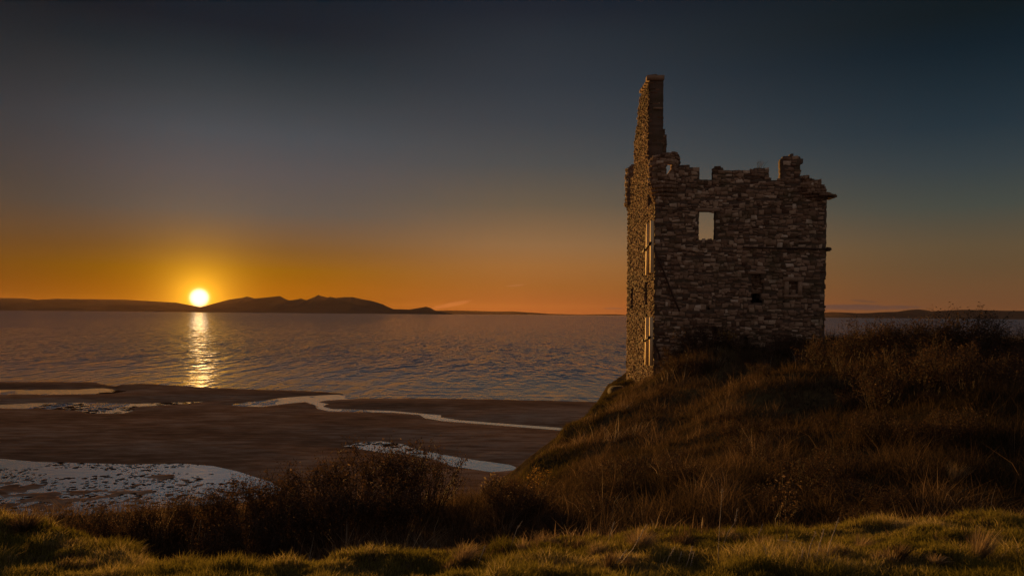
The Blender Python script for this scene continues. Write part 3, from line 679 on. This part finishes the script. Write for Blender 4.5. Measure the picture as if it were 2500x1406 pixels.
# corbelled corner turrets
def turret(cx, cy, r0, r1, zc0, zc1, top, a0, a1, seed, holes=(), courses=4, th=.28):
    """corbel rings from zc0 to zc1, then a shell of stones up to top(angle, x)"""
    mb = MB(); n = 26
    for k in range(courses):
        r = r0 + (r1 - r0) * (k + 1) / courses; z0 = zc0 + (zc1 - zc0) * k / courses; z1 = zc0 + (zc1 - zc0) * (k + 1) / courses - .03
        for j in range(n):
            t0 = a0 + (a1 - a0) * j / n; t1 = a0 + (a1 - a0) * (j + 1) / n
            rj = r + random.uniform(-.04, .02); tn_ = min(1, max(0, random.gauss(.38, .1)))
            i = []
            for z, rr in ((z0, rj - .07), (z0 + .05, rj), (z1 - .02, rj + .02), (z1, rj - .06)):
                i.append((mb.v((cx + rr * math.cos(t0 + .008), cy + rr * math.sin(t0 + .008), z), tn_), mb.v((cx + rr * math.cos(t1 - .008), cy + rr * math.sin(t1 - .008), z), tn_)))
            c0, c1 = mb.v((cx, cy, z0), tn_), mb.v((cx, cy, z1), tn_)
            for A, B in zip(i, i[1:]): mb.f(A[0], A[1], B[1], B[0])
            mb.f(c0, i[0][1], i[0][0]); mb.f(c1, i[3][0], i[3][1])
            mb.f(c0, i[0][0], i[1][0], i[2][0], i[3][0], c1); mb.f(c0, c1, i[3][1], i[2][1], i[1][1], i[0][1])
    o = part(mb, 'corner_turret', M_STONE)
    rs_ = r1 - .06
    P = lambda u, v, d: (cx + (rs_ + d) * math.cos(u / rs_), cy + (rs_ + d) * math.sin(u / rs_), v)
    def ins(u, v):
        u = np.asarray(u, float); v = np.asarray(v, float); x = cx + rs_ * np.cos(u / rs_); y = cy + rs_ * np.sin(u / rs_)
        r = (v < top(x, y)) & (v > zc1 - .02) & (u > a0 * rs_) & (u < a1 * rs_)
        for h in holes: r &= ~(inpoly(h, x, v) & (y < cy))
        return r
    zt = max(zc1 + .2, float(np.max(top(cx + rs_ * np.cos(np.linspace(a0, a1, 60)), cy + rs_ * np.sin(np.linspace(a0, a1, 60))))))
    mb = MB(); stones(mb, P, ins, a0 * rs_, a1 * rs_, zc1 - .02, zt + .2, seed, (.09, .22), (.15, .4), (0, .06), .36)
    core(mb, P, ins, a0 * rs_, a1 * rs_, zc1 - .02, zt + .2, -.035, -th, 0.09)
    s = part(mb, 'turret_shell', M_STONE, o)
    return o
Pm = lambda pts, Y: ([unp(a, b, Y)[0] for a, b in pts], [unp(a, b, Y)[1] for a, b in pts])
random.seed(12)
tx, tz = Pm([(1578, 398), (1584, 386), (1600, 380), (1622, 374), (1640, 372), (1664, 375.5), (1667, 380), (1672, 402)], TY - .2)
HOLE = pf([(1627, 405), (1632, 400), (1643, 400), (1644, 414), (1636, 420), (1632, 428), (1626, 428)], TY - .3)
z490, z455 = unp(1620, 489, TY)[1], unp(1620, 452, TY)[1]
turret(XL + .52, TY + .50, .50, .92, z490, z455, lambda x, y: np.where(y < TY + .75, np.interp(x, tx, tz), z455 + .1), R(130), R(372), 51, (HOLE,))
tx2, tz2 = Pm([(1946, 428), (1958, 427), (1970, 427.5), (1974, 436), (1984, 439), (2003, 441), (2006, 455), (2015, 458), (2018, 461), (2021, 470), (2026, 478), (2034, 480)], TY - .2)
turret(XR - .55, TY + .50, .50, .98, unp(1990, 490, TY)[1], unp(1990, 470, TY)[1] + .02, lambda x, y: np.where(y < TY + .9, np.interp(x, tx2, tz2), 0), R(175), R(385), 52, (), 3)
z520 = unp(1528, 518, TB)[1]; z500 = unp(1528, 497, TB)[1]; z412 = unp(1530, 412, TB)[1]
turret(XL + .62, TB - .55, .55, .90, z520, z500, lambda x, y: np.where(x < XL + .2, z412 + .12 * np.sin(x * 9), z412 - .2), R(60), R(262), 53, (), 2)
# projecting drip stones at the right corner
mb = MB()
zz = unp(2000, 482, TY)[1]
for k in range(7):
    a = R(-80 + k * 20); cx, cy = XR - .55, TY + .5
    x, y = cx + 1.02 * math.cos(a), cy + 1.02 * math.sin(a)
    mb.box((x - .17, y - .17, zz + random.uniform(-.02, .04)), (x + .19, y + .17, zz + .1 + random.uniform(0, .04)), random.uniform(.2, .5))
part(mb, 'corbel_stones', M_STONE)

# tie bars and pattress boards fixed on the walls
def brace(pz, label, rod):
    e = empty('wall_brace', (XL, TY + .9, pz[0])); tag(e, label, 'wall brace', 'timber braces bolted to the corner of the tower')
    inv = Matrix.Translation(-e.location)
    def ch(mb, nm, m): o = mb.build(nm, m); o.parent = e; o.matrix_parent_inverse = inv
    for (ya, yb, tilt) in ((42.06, 42.20, .05), (43.42, 43.58, -.12)):
        mb = MB(); n = 6; zt, zb = pz[2] + (-.05 if ya > 43 else 0), pz[1] + (-.05 if ya > 43 else 0)
        a = [mb.v((XL - .20 - dx_, y + tilt * s, zb + (zt - zb) * s), .6) for s in (0, .5, 1) for (dx_, y) in ((0, ya), (.03, yb))]
        b = [mb.v((XL - .03 , y + tilt * s, zb + (zt - zb) * s), .6) for s in (0, .5, 1) for y in (ya, yb)]
        for s in (0, 2):
            mb.f(a[s], a[s + 2], a[s + 3], a[s + 1]); mb.f(b[s], b[s + 1], b[s + 3], b[s + 2])
            mb.f(a[s], b[s], b[s + 2], a[s + 2]); mb.f(a[s + 1], a[s + 3], b[s + 3], b[s + 1])
        mb.f(a[0], a[1], b[1], b[0]); mb.f(a[4], b[4], b[5], a[5])
        ch(mb, 'board', M_BOARD)
    mb = MB(); zc = pz[0]
    mb.tube([(XL - .24, 41.9, zc + .17), (XL - .27, 42.6, zc + .05), (XL - .25, 43.5, zc - .05), (XL - .24, 44.3, zc - .12)], .07, 6)
    mb.tube([(XL - .20, 43.5, zc - .05), (XL - .36, 43.5, zc - .07)], .11, 6)
    mb.tube([(XL - .18, 42.2, zc + .12), (XL - .32, 42.2, zc + .12)], .10, 6)
    ch(mb, 'clamp', M_IRON)
    mb = MB(); pts = [(unp(a, b, TY - .1)[0], TY - .13, unp(a, b, TY - .1)[1]) for a, b in rod]
    mb.tube(pts, .05, 6); ch(mb, 'tie_rod', M_IRON)
zz = lambda y: unp(1590, y, 42.6)[1]
brace((zz(603), zz(667), zz(541)), 'upper pair of pale boards clamped to the tower corner below the corbels', [(1596, 604), (1602, 622), (1618, 657), (1634, 700), (1648, 735), (1659, 760)])
brace((zz(829), zz(891), zz(774)), 'lower pair of pale boards clamped to the tower corner near the ground', [(1595, 830), (1602, 848), (1609, 866), (1611, 884)])
e = empty('tie_bar', (XR, TY, unp(2000, 608, TY)[1])); tag(e, 'thin dark iron tie bar running across the right half of the tower wall', 'tie bar')
inv = Matrix.Translation(-e.location)
mb = MB(); mb.tube([(unp(a, b, TY)[0], TY - .11, unp(a, b, TY)[1]) for a, b in ((1812, 604), (1880, 606), (1960, 607), (2018, 609))], .045, 6); o = mb.build('bar', M_IRON); o.parent = e; o.matrix_parent_inverse = inv
mb = MB(); x, z = unp(2020, 609, TY); mb.tube([(x - .08, TY - .11, z), (x + .1, TY - .11, z)], [.13, .11], 8); mb.tube([(x + .08, TY - .11, z), (x + .16, TY - .11, z + .02)], .07, 6)
o = mb.build('end_plate', M_IRON); o.parent = e; o.matrix_parent_inverse = inv
# pale blocks and the rock under the left corner
def block(name, px, py, Y, w, d, h, label, cat, seed, m=M_STONE, t=.85, rz=.1):
    r = random.Random(seed); x, z = unp(px, py, Y); mb = MB(); n = 9; rings = []
    for k in range(5):
        v = k / 4; s = (0.80, .98, 1.0, .95, .75)[k]
        rings.append([mb.v((w / 2 * s * (abs(math.cos(a)) ** .5) * (1 if math.cos(a) > 0 else -1) * r.uniform(.93, 1.05), d / 2 * s * (abs(math.sin(a)) ** .5) * (1 if math.sin(a) > 0 else -1) * r.uniform(.93, 1.05), h * (v - .5) + r.uniform(-.02, .02)), t) for a in [2 * math.pi * (j + .5) / n for j in range(n)]])
    for A, B in zip(rings, rings[1:]):
        for j in range(n): mb.f(A[j], A[(j + 1) % n], B[(j + 1) % n], B[j])
    mb.f(*rings[0][::-1]); mb.f(*rings[-1])
    o = mb.build(name, m); o.location = (x, Y, z); o.rotation_euler = (0, 0, rz); return tag(o, label, cat)
block('fallen_stone', 1806, 859, 39.5, .34, .3, .24, 'small pale squarish stone under the ragged hole in the tower wall', 'stone', 1)
block('fallen_stone', 1832, 897, 37.5, .50, .35, .2, 'flat pale slab lying in the weeds below the tower wall', 'stone', 2)
block('fallen_stone', 1946, 821, 40.5, .52, .3, .2, 'yellowish stone block beside the bush at the right corner of the tower', 'stone', 3)
block('cliff_rock', 1514, 955, 45.0, 1.2, 1.5, .55, 'dark rock ledge sticking out of the cliff below the tower corner', 'rock', 4, M_ROCK, .05, .3)

# ------------------------------------------------------------------ shrubs and single plants
def shrub_parts(seed, h, rad, nst, nleaf, leaf, lean=(.15, 0), spread=1.0, up=.9):
    r = random.Random(seed); st = MB(); lf = MB(); tips = []
    for k in range(nst):
        a = r.uniform(0, 2 * math.pi); q = rad * spread * math.sqrt(r.random()); hh = h * r.uniform(.55, 1.05)
        p0 = Vector((q * .35 * math.cos(a), q * .35 * math.sin(a), -.06)); p3 = Vector((q * math.cos(a) + lean[0] * hh, q * math.sin(a) + lean[1] * hh, hh * up))
        pts = [p0 + (p3 - p0) * t + Vector((r.uniform(-.06, .06), r.uniform(-.06, .06), .18 * hh * math.sin(math.pi * t))) * (t > 0) for t in (0, .3, .6, .85, 1)]
        st.tube(pts, [.009, .007, .005, .0035, .002], 3, r.random()); tips.append(pts)
        for b in range(r.randint(3, 6)):
            i = r.randint(1, 3); s = pts[i] + (pts[i + 1] - pts[i]) * r.random(); L = h * r.uniform(.12, .35)
            dv = Vector((r.gauss(lean[0], .6), r.gauss(lean[1], .6), r.uniform(.3, 1.1))).normalized() * L
            tw = [s, s + dv * .5 + Vector((0, 0, .02)), s + dv]; st.tube(tw, [.004, .003, .0015], 3, r.random()); tips.append(tw)
    for k in range(nleaf):
        pts = r.choice(tips); i = r.randint(len(pts) // 2, len(pts) - 1); c = pts[i - 1] + (pts[i] - pts[i - 1]) * r.random() + Vector((r.gauss(0, .05), r.gauss(0, .05), r.gauss(0, .05))) * h
        c.z = max(c.z, .02)
        u = Vector((r.gauss(0, 1), r.gauss(0, 1), r.gauss(0, .7))).normalized() * leaf * r.uniform(.6, 1.4); w = Vector((r.gauss(0, 1), r.gauss(0, 1), r.gauss(0, 1))).cross(u).normalized() * leaf * .3 * r.uniform(.6, 1.3)
        t = min(1, max(0, r.gauss(.45, .2)))
        lf.f(lf.v(tuple(c - u * .5), t), lf.v(tuple(c + w), t), lf.v(tuple(c + u * .6), t), lf.v(tuple(c - w), t))
    return st, lf
def put(name, x, y, label, cat, st, lf, lm, group=None, rz=0, sc_=1.0, sm=None, z=None):
    e = empty(name, (x, y, (float(ground_z(np.array([x]), np.array([y]))[0]) if z is None else z)), rz); e.scale = (sc_,) * 3; tag(e, label, cat, group)
    st.build('stems', sm or M_BARK, e)
    if lf: lf.build('leaves', lm, e)
    return e
protos = [shrub_parts(100 + k, 1.0, .75, 46, 2600, .034, (.16, 0)) for k in range(4)]
pm = [(a.build('stems', M_BARK), b.build('leaves', M_LEAF)) for a, b in protos]
def bush(px, Y, sc_, label, cat='bush', group=None, k=0, sz=1.0, nm='bramble_bush'):
    x = unp(px, 800, Y)[0]; z = float(ground_z(np.array([x]), np.array([Y]))[0])
    e = empty(nm, (x, Y, z - .05), random.uniform(0, 6)); e.scale = (sc_, sc_, sc_ * sz); tag(e, label, cat, group)
    for src in pm[k % 4]:
        o = bpy.data.objects.new(src.name.split('.')[0], src.data); C.objects.link(o); o.parent = e
    return e
random.seed(3)
G1 = 'brambles along the top of the right bank'; L1 = 'dark bramble bush on the crest of the right bank against the sea'
for px, Y, s in ((2060, 25.5, .9), (2110, 26, 1.05), (2160, 25, .95), (2270, 26, 1.1), (2320, 25, 1.0), (2420, 25.5, 1.1), (2470, 25, 1.0), (2530, 25.5, 1.1), (2080, 23, .8), (2200, 22.5, .9), (2300, 22, .95), (2400, 22, 1.0), (2480, 22, 1.0), (2150, 20, .8), (2260, 19, .85), (2360, 19, .9), (2450, 18.5, .9)):
    lb, gb = (L1, G1) if Y > 24 else ('dark bramble bush on the upper face of the right bank below its crest', 'brambles on the face of the right bank')
    bush(px, Y, s * (1.3 if px < 2390 else 0.95), lb, 'bush', gb, random.randint(0, 3), sz=random.uniform(.9, 1.35))
bush(2215, 25, 1.6, 'tall feathery bush on the right bank crest, left of the highest twiggy bush', 'bush', G1, 1)
bush(2365, 25, 1.75, 'highest twiggy bush on the right bank, its tip rising to the far hills', 'bush', G1, 2)
bush(1995, 30, 1.5, 'reddish bush at the foot of the right corner of the tower', 'bush', None, 3)
G2 = 'brambles along the cliff edge'; L2 = 'brown bramble bush on the cliff edge in front of the beach pools'
for px, Y, s in ((420, 12.3, .75), (520, 12.3, .85), (600, 12.6, .9), (690, 12.8, 1.0), (770, 13.2, 1.05), (700, 11.5, .9), (800, 11.8, .95), (880, 12, 1.0), (300, 11.8, .7), (200, 11.5, .65), (100, 11.2, .6), (960, 12.2, .95), (620, 10.9, .75), (540, 10.6, .7)):
    bush(px, Y, s, L2, 'bush', G2, random.randint(0, 3))
bush(880, 14.2, 1.2, 'broad rounded bush left of the hump crest, below the small speckled pool', 'bush', G2, 0)
bush(965, 14.3, 1.3, 'highest bush of the cliff edge hump, twigs reaching into the small speckled pool', 'bush', G2, 1)
bush(1040, 14.4, 1.1, 'right end bush of the cliff edge hump, beside the gap to the sand', 'bush', G2, 2)

G5 = 'low brambles scattered over the mound'; L5 = 'low dark bramble clump among the long grass of the mound'
for k in range(70):
    Yk = random.uniform(9.5, 36) if k % 3 else random.uniform(9.0, 15); px = random.uniform(1080, 2520); xx = unp(px, 800, Yk)[0]
    if float(sdf(EDGE, np.array([xx]), np.array([Yk]))[0]) < 1.2 or (px < 1500 and Yk > 26): continue
    bush(px, Yk, random.uniform(.35, .8) * (1 if Yk > 12 else .7), L5, 'bush', G5, random.randint(0, 3), sz=random.uniform(.6, 1.0))
for px, Yk, sc_, lb in ((1655, 40.3, 1.0, 'rounded brown bush at the wall near the left corner of the tower'), (1692, 39.6, 1.3, 'broad bush left of the yellow plant against the tower wall'), (1738, 39.2, 1.25, 'bushy scrub directly below the yellow plant at the tower wall'),
                        (1905, 37.5, 1.1, 'brown scrub bush under the blind window of the tower'), (1950, 36, 1.3, 'tall scrub bush below the yellowish stone block'), (1880, 35, .9, 'low scrub bush right of the flat pale slab'), (1700, 36.5, 1.0, 'scrub bush halfway down the mound in front of the tower, left of its middle'),
                        (1790, 38.6, .8, 'small scrub bush left of the small pale squarish stone'), (1830, 35.5, .8, 'low scrub bush on the mound under the ragged hole of the tower'), (1640, 37.5, .9, 'scrub bush on the left shoulder of the mound near the tower corner')):
    bush(px, Yk, sc_, lb, 'bush', None, random.randint(0, 3))
# single plants
st, lf = shrub_parts(201, .75, .10, 8, 300, .035, (.25, 0)); put('dead_plant', *(lambda x: (x, 9.6))(unp(1905, 800, 9.6)[0]), 'tall rusty brown dead plant leaning right at the foot of the dark bank', 'dead plant', st, lf, M_ROUGH)
st, lf = shrub_parts(202, .42, .3, 10, 420, .035, (0, 0)); put('yellow_plant', unp(1776, 800, 38.5)[0], 38.5, 'plant growing against the tower wall, flare glow painted as yellow leaf colour', 'plant', st, lf, M_GOLD, sc_=1.5, z=unp(1776, 838, 38.5)[1])  # yellow leaf colour stands in for the glow of lens flare
st, lf = shrub_parts(203, .8, .3, 10, 260, .05, (.1, 0)); put('flowering_weed', unp(1305, 800, 17.0)[0], 17.0, 'golden seed heads of a tall weed at the gap above the sand', 'weed', st, lf, M_GOLD, sc_=1.0)
st, lf = shrub_parts(204, .7, .25, 8, 160, .05, (.1, 0)); put('flowering_weed', unp(1195, 800, 16.5)[0], 16.5, 'thin pale seed heads of a weed left of the golden weed', 'weed', st, lf, M_STRAW)
st, lf = shrub_parts(205, .6, .3, 9, 40, .03, (.2, 0)); put('bare_shrub', unp(1853, 413, TY + .5)[0], TY + .3, 'small bare twiggy shrub rooted on top of the tower wall', 'shrub', st, lf, M_LEAF, z=unp(1855, 414, TY)[1] - .03)

def tussock(px, py, n, h, rad, label, lean=(.4, 0), nm='grass_tussock', m=M_STRAW, drop=.75, cat='grass tussock'):
    """arching tuft of dry grass; each blade a thin curved strip"""
    a, b = unp(px, py, 1.0); Y = 6.5
    for _ in range(8): z = float(ground_z(np.array([a * Y]), np.array([Y]))[0]); Y = min(max((EYE - z) / (EYE - b), 4.5), 20.0)
    x = a * Y; r = random.Random(int(px * 7 + py)); mb = MB()
    for k in range(n):
        an = r.uniform(0, 2 * math.pi); q = rad * .3 * math.sqrt(r.random()); L = h * r.uniform(.6, 1.15); sp = r.uniform(.1, 1.0) * rad / h
        dx_, dy_ = math.cos(an) * sp + lean[0] * r.uniform(.4, 1.2), math.sin(an) * sp + lean[1]
        w = r.uniform(.0018, .0032); t = min(1, max(0, r.gauss(.5, .22))); pr = None
        for i in range(5):
            s = i / 4; c = (q * math.cos(an) + dx_ * L * s * (.6 + .4 * s), q * math.sin(an) + dy_ * L * s, L * (s - drop * s * s * .55 * min(1.5, math.hypot(dx_, dy_))) - .01)
            ww = w * (1 - .8 * s); cur = (mb.v((c[0] - ww * math.sin(an + .7), c[1] + ww * math.cos(an + .7), c[2]), t), mb.v((c[0] + ww * math.sin(an + .7), c[1] - ww * math.cos(an + .7), c[2]), t))
            if pr: mb.f(pr[0], pr[1], cur[1], cur[0])
            pr = cur
    o = mb.build(nm, m); o.location = (x, Y, z); return tag(o, label, cat)
tussock(1560, 1345, 420, .20, .16, 'rounded tussock of dry straw grass standing highest in the lit turf', (.15, 0))
tussock(2385, 1375, 240, .24, .10, 'upright tuft of pale stalks leaning right near the right corner of the lawn', (.45, 0), drop=.3)
tussock(2330, 1180, 300, .35, .2, 'large pale dry tuft halfway up the dark right bank', (.25, 0))
tussock(2180, 1380, 200, .14, .16, 'low flattened straw tuft on the lawn left of the upright tuft', (.3, 0))
tussock(1970, 1395, 320, .16, .2, 'straw tuft at the lower edge of the lawn under the fallen branch', (.35, 0))
tussock(1130, 1370, 240, .16, .15, 'brown straw tuft on the turf below the gap in the bushes', (.3, 0))
tussock(465, 1390, 300, .14, .2, 'pale grey tussock at the bottom of the left grass mound', (.1, 0))
tussock(60, 1290, 320, .2, .22, 'dark rounded tussock at the far left top of the grass mound', (.1, 0), m=M_ROUGH)
tussock(340, 1335, 320, .18, .22, 'brown tussock on the right shoulder of the left grass mound', (.2, 0), m=M_ROUGH)
tussock(1775, 1320, 220, .12, .14, 'low straw tuft beside the tall leaning stalk on the lawn', (.3, 0))
G6 = 'straw tufts in the turf'; L6 = 'small ragged tuft of dry straw grass in the lit turf'
random.seed(8)
for k in range(80):
    px = random.uniform(120, 2480); py = random.uniform(1325 + 20 * (px < 1100), 1400)
    o = tussock(px, py, random.randint(80, 200), random.uniform(.06, .15), random.uniform(.07, .17), L6, (random.uniform(-.1, .5), random.uniform(-.2, .2)), m=random.choice((M_STRAW, M_ROUGH, M_ROUGH))); o['group'] = G6
G3 = 'dry stalks standing in the lawn'; L3 = 'thin straight dry grass stalk leaning right in the lit lawn'
def stalk(pts_px, label=L3, group=G3, rad=.0035, Yoff=0, nm='dry_stalk', seed=True, base=None):
    a, b = unp(pts_px[0][0], pts_px[0][1], 1.0); Y = 6.3
    for _ in range(8): z = float(ground_z(np.array([a * Y]), np.array([Y]))[0]); Y = min(max((EYE - z) / (EYE - b), 4.5), 12.0)
    mb = MB(); pts = []
    for (px, py) in pts_px: X_, Z_ = unp(px, py, Y); pts.append((X_ - a * Y, 0, Z_ - z))
    pts[0] = (pts[0][0], 0, -.02); n = len(pts); mb.tube(pts, [rad * (1 - .6 * k / n) for k in range(n)], 4)
    if seed:
        for k in range(14):
            s = random.random() * .9; p, q = Vector(pts[-2]), Vector(pts[-1]); c = p + (q - p) * s; d = Vector((random.uniform(-.2, 1), random.uniform(-1, 1), random.uniform(.2, 1))).normalized() * .02
            mb.tube([c, c + d], [.0022, .0008], 3)
    o = mb.build(nm, M_WOOD); o.location = (a * Y, Y, z); return tag(o, label, 'stalk', group)
stalk([(1753, 1395), (1754, 1330), (1757, 1280), (1762, 1215), (1762, 1192)], 'tallest dry stalk, straight and upright in the middle of the lawn')
stalk([(1757, 1350), (1776, 1300), (1794, 1275), (1800, 1240)], 'kinked dry stalk leaning right beside the tallest stalk')
for p in ([(1616, 1396), (1632, 1360), (1648, 1334)], [(1652, 1378), (1664, 1345)], [(1668, 1396), (1682, 1362), (1690, 1332)], [(1680, 1394), (1695, 1345)], [(1832, 1388), (1842, 1340)], [(1877, 1398), (1872, 1360), (1866, 1330)], [(1845, 1318), (1862, 1278)], [(1500, 1385), (1545, 1340), (1580, 1278)], [(1490, 1390), (1530, 1340)],
          [(1965, 1395), (1978, 1330), (1992, 1296)], [(1985, 1392), (2000, 1330), (2012, 1290)], [(2010, 1390), (2025, 1330), (2048, 1262)], [(1950, 1396), (1960, 1340)], [(1240, 1350), (1262, 1290), (1275, 1272)], [(1480, 1330), (1500, 1272)], [(1160, 1385), (1185, 1330)]): stalk(p)
L4 = 'pale dry weed stem standing against the dark bush hollow'
for p in ([(478, 1352), (486, 1300), (490, 1268)], [(470, 1350), (468, 1300), (478, 1262)], [(578, 1352), (592, 1310), (600, 1280)], [(590, 1356), (610, 1300), (618, 1285)], [(548, 1350), (545, 1310), (548, 1278)], [(560, 1352), (555, 1310)], [(495, 1350), (500, 1300)]): stalk(p, L4, 'weed stems in front of the bush hollow')
# fallen branch on the lawn
mb = MB(); Yb = 6.0; x0, z0 = unp(1905, 1361, Yb)
pts = [(unp(a, b, Yb)[0], Yb + dy_, unp(a, b, Yb)[1]) for a, b, dy_ in ((1905, 1361, .1), (1917, 1367, .06), (1926, 1365, .04), (1950, 1374, 0), (1975, 1380, -.05))]
zg = lambda p: float(ground_z(np.array([p[0]]), np.array([p[1]]))[0])
pts = [(p[0], p[1], max(p[2], zg(p) + .03)) for p in pts]
mb.tube(pts, [.004, .008, .010, .009, .007], 6); mb.tube([pts[2], (pts[2][0] - .01, pts[2][1], pts[2][2] + .05)], [.006, .003], 5)
tag(mb.build('fallen_branch', M_WOOD), 'pale bare fallen branch lying across the straw near the right of the lawn', 'branch')
for a, b in pm: bpy.data.objects.remove(a); bpy.data.objects.remove(b)

# ------------------------------------------------------------------ air
me = bpy.data.meshes.new('haze'); mbx = MB(); mbx.box((-75000, -300, -1.0), (75000, 50000, 590.0))
m, g = mat('sea_haze'); vol = g.n('ShaderNodeVolumePrincipled')
vol.inputs['Color'].default_value = (1.0, 0.62, 0.30, 1); vol.inputs['Density'].default_value = 2.2e-6; vol.inputs['Anisotropy'].default_value = 0.74
g.nt.links.new(vol.outputs[0], g.n('ShaderNodeOutputMaterial').inputs['Volume'])
hz = mbx.build('haze', m); tag(hz, 'thin evening sea haze in the air out to the hills', 'haze', kind='stuff')
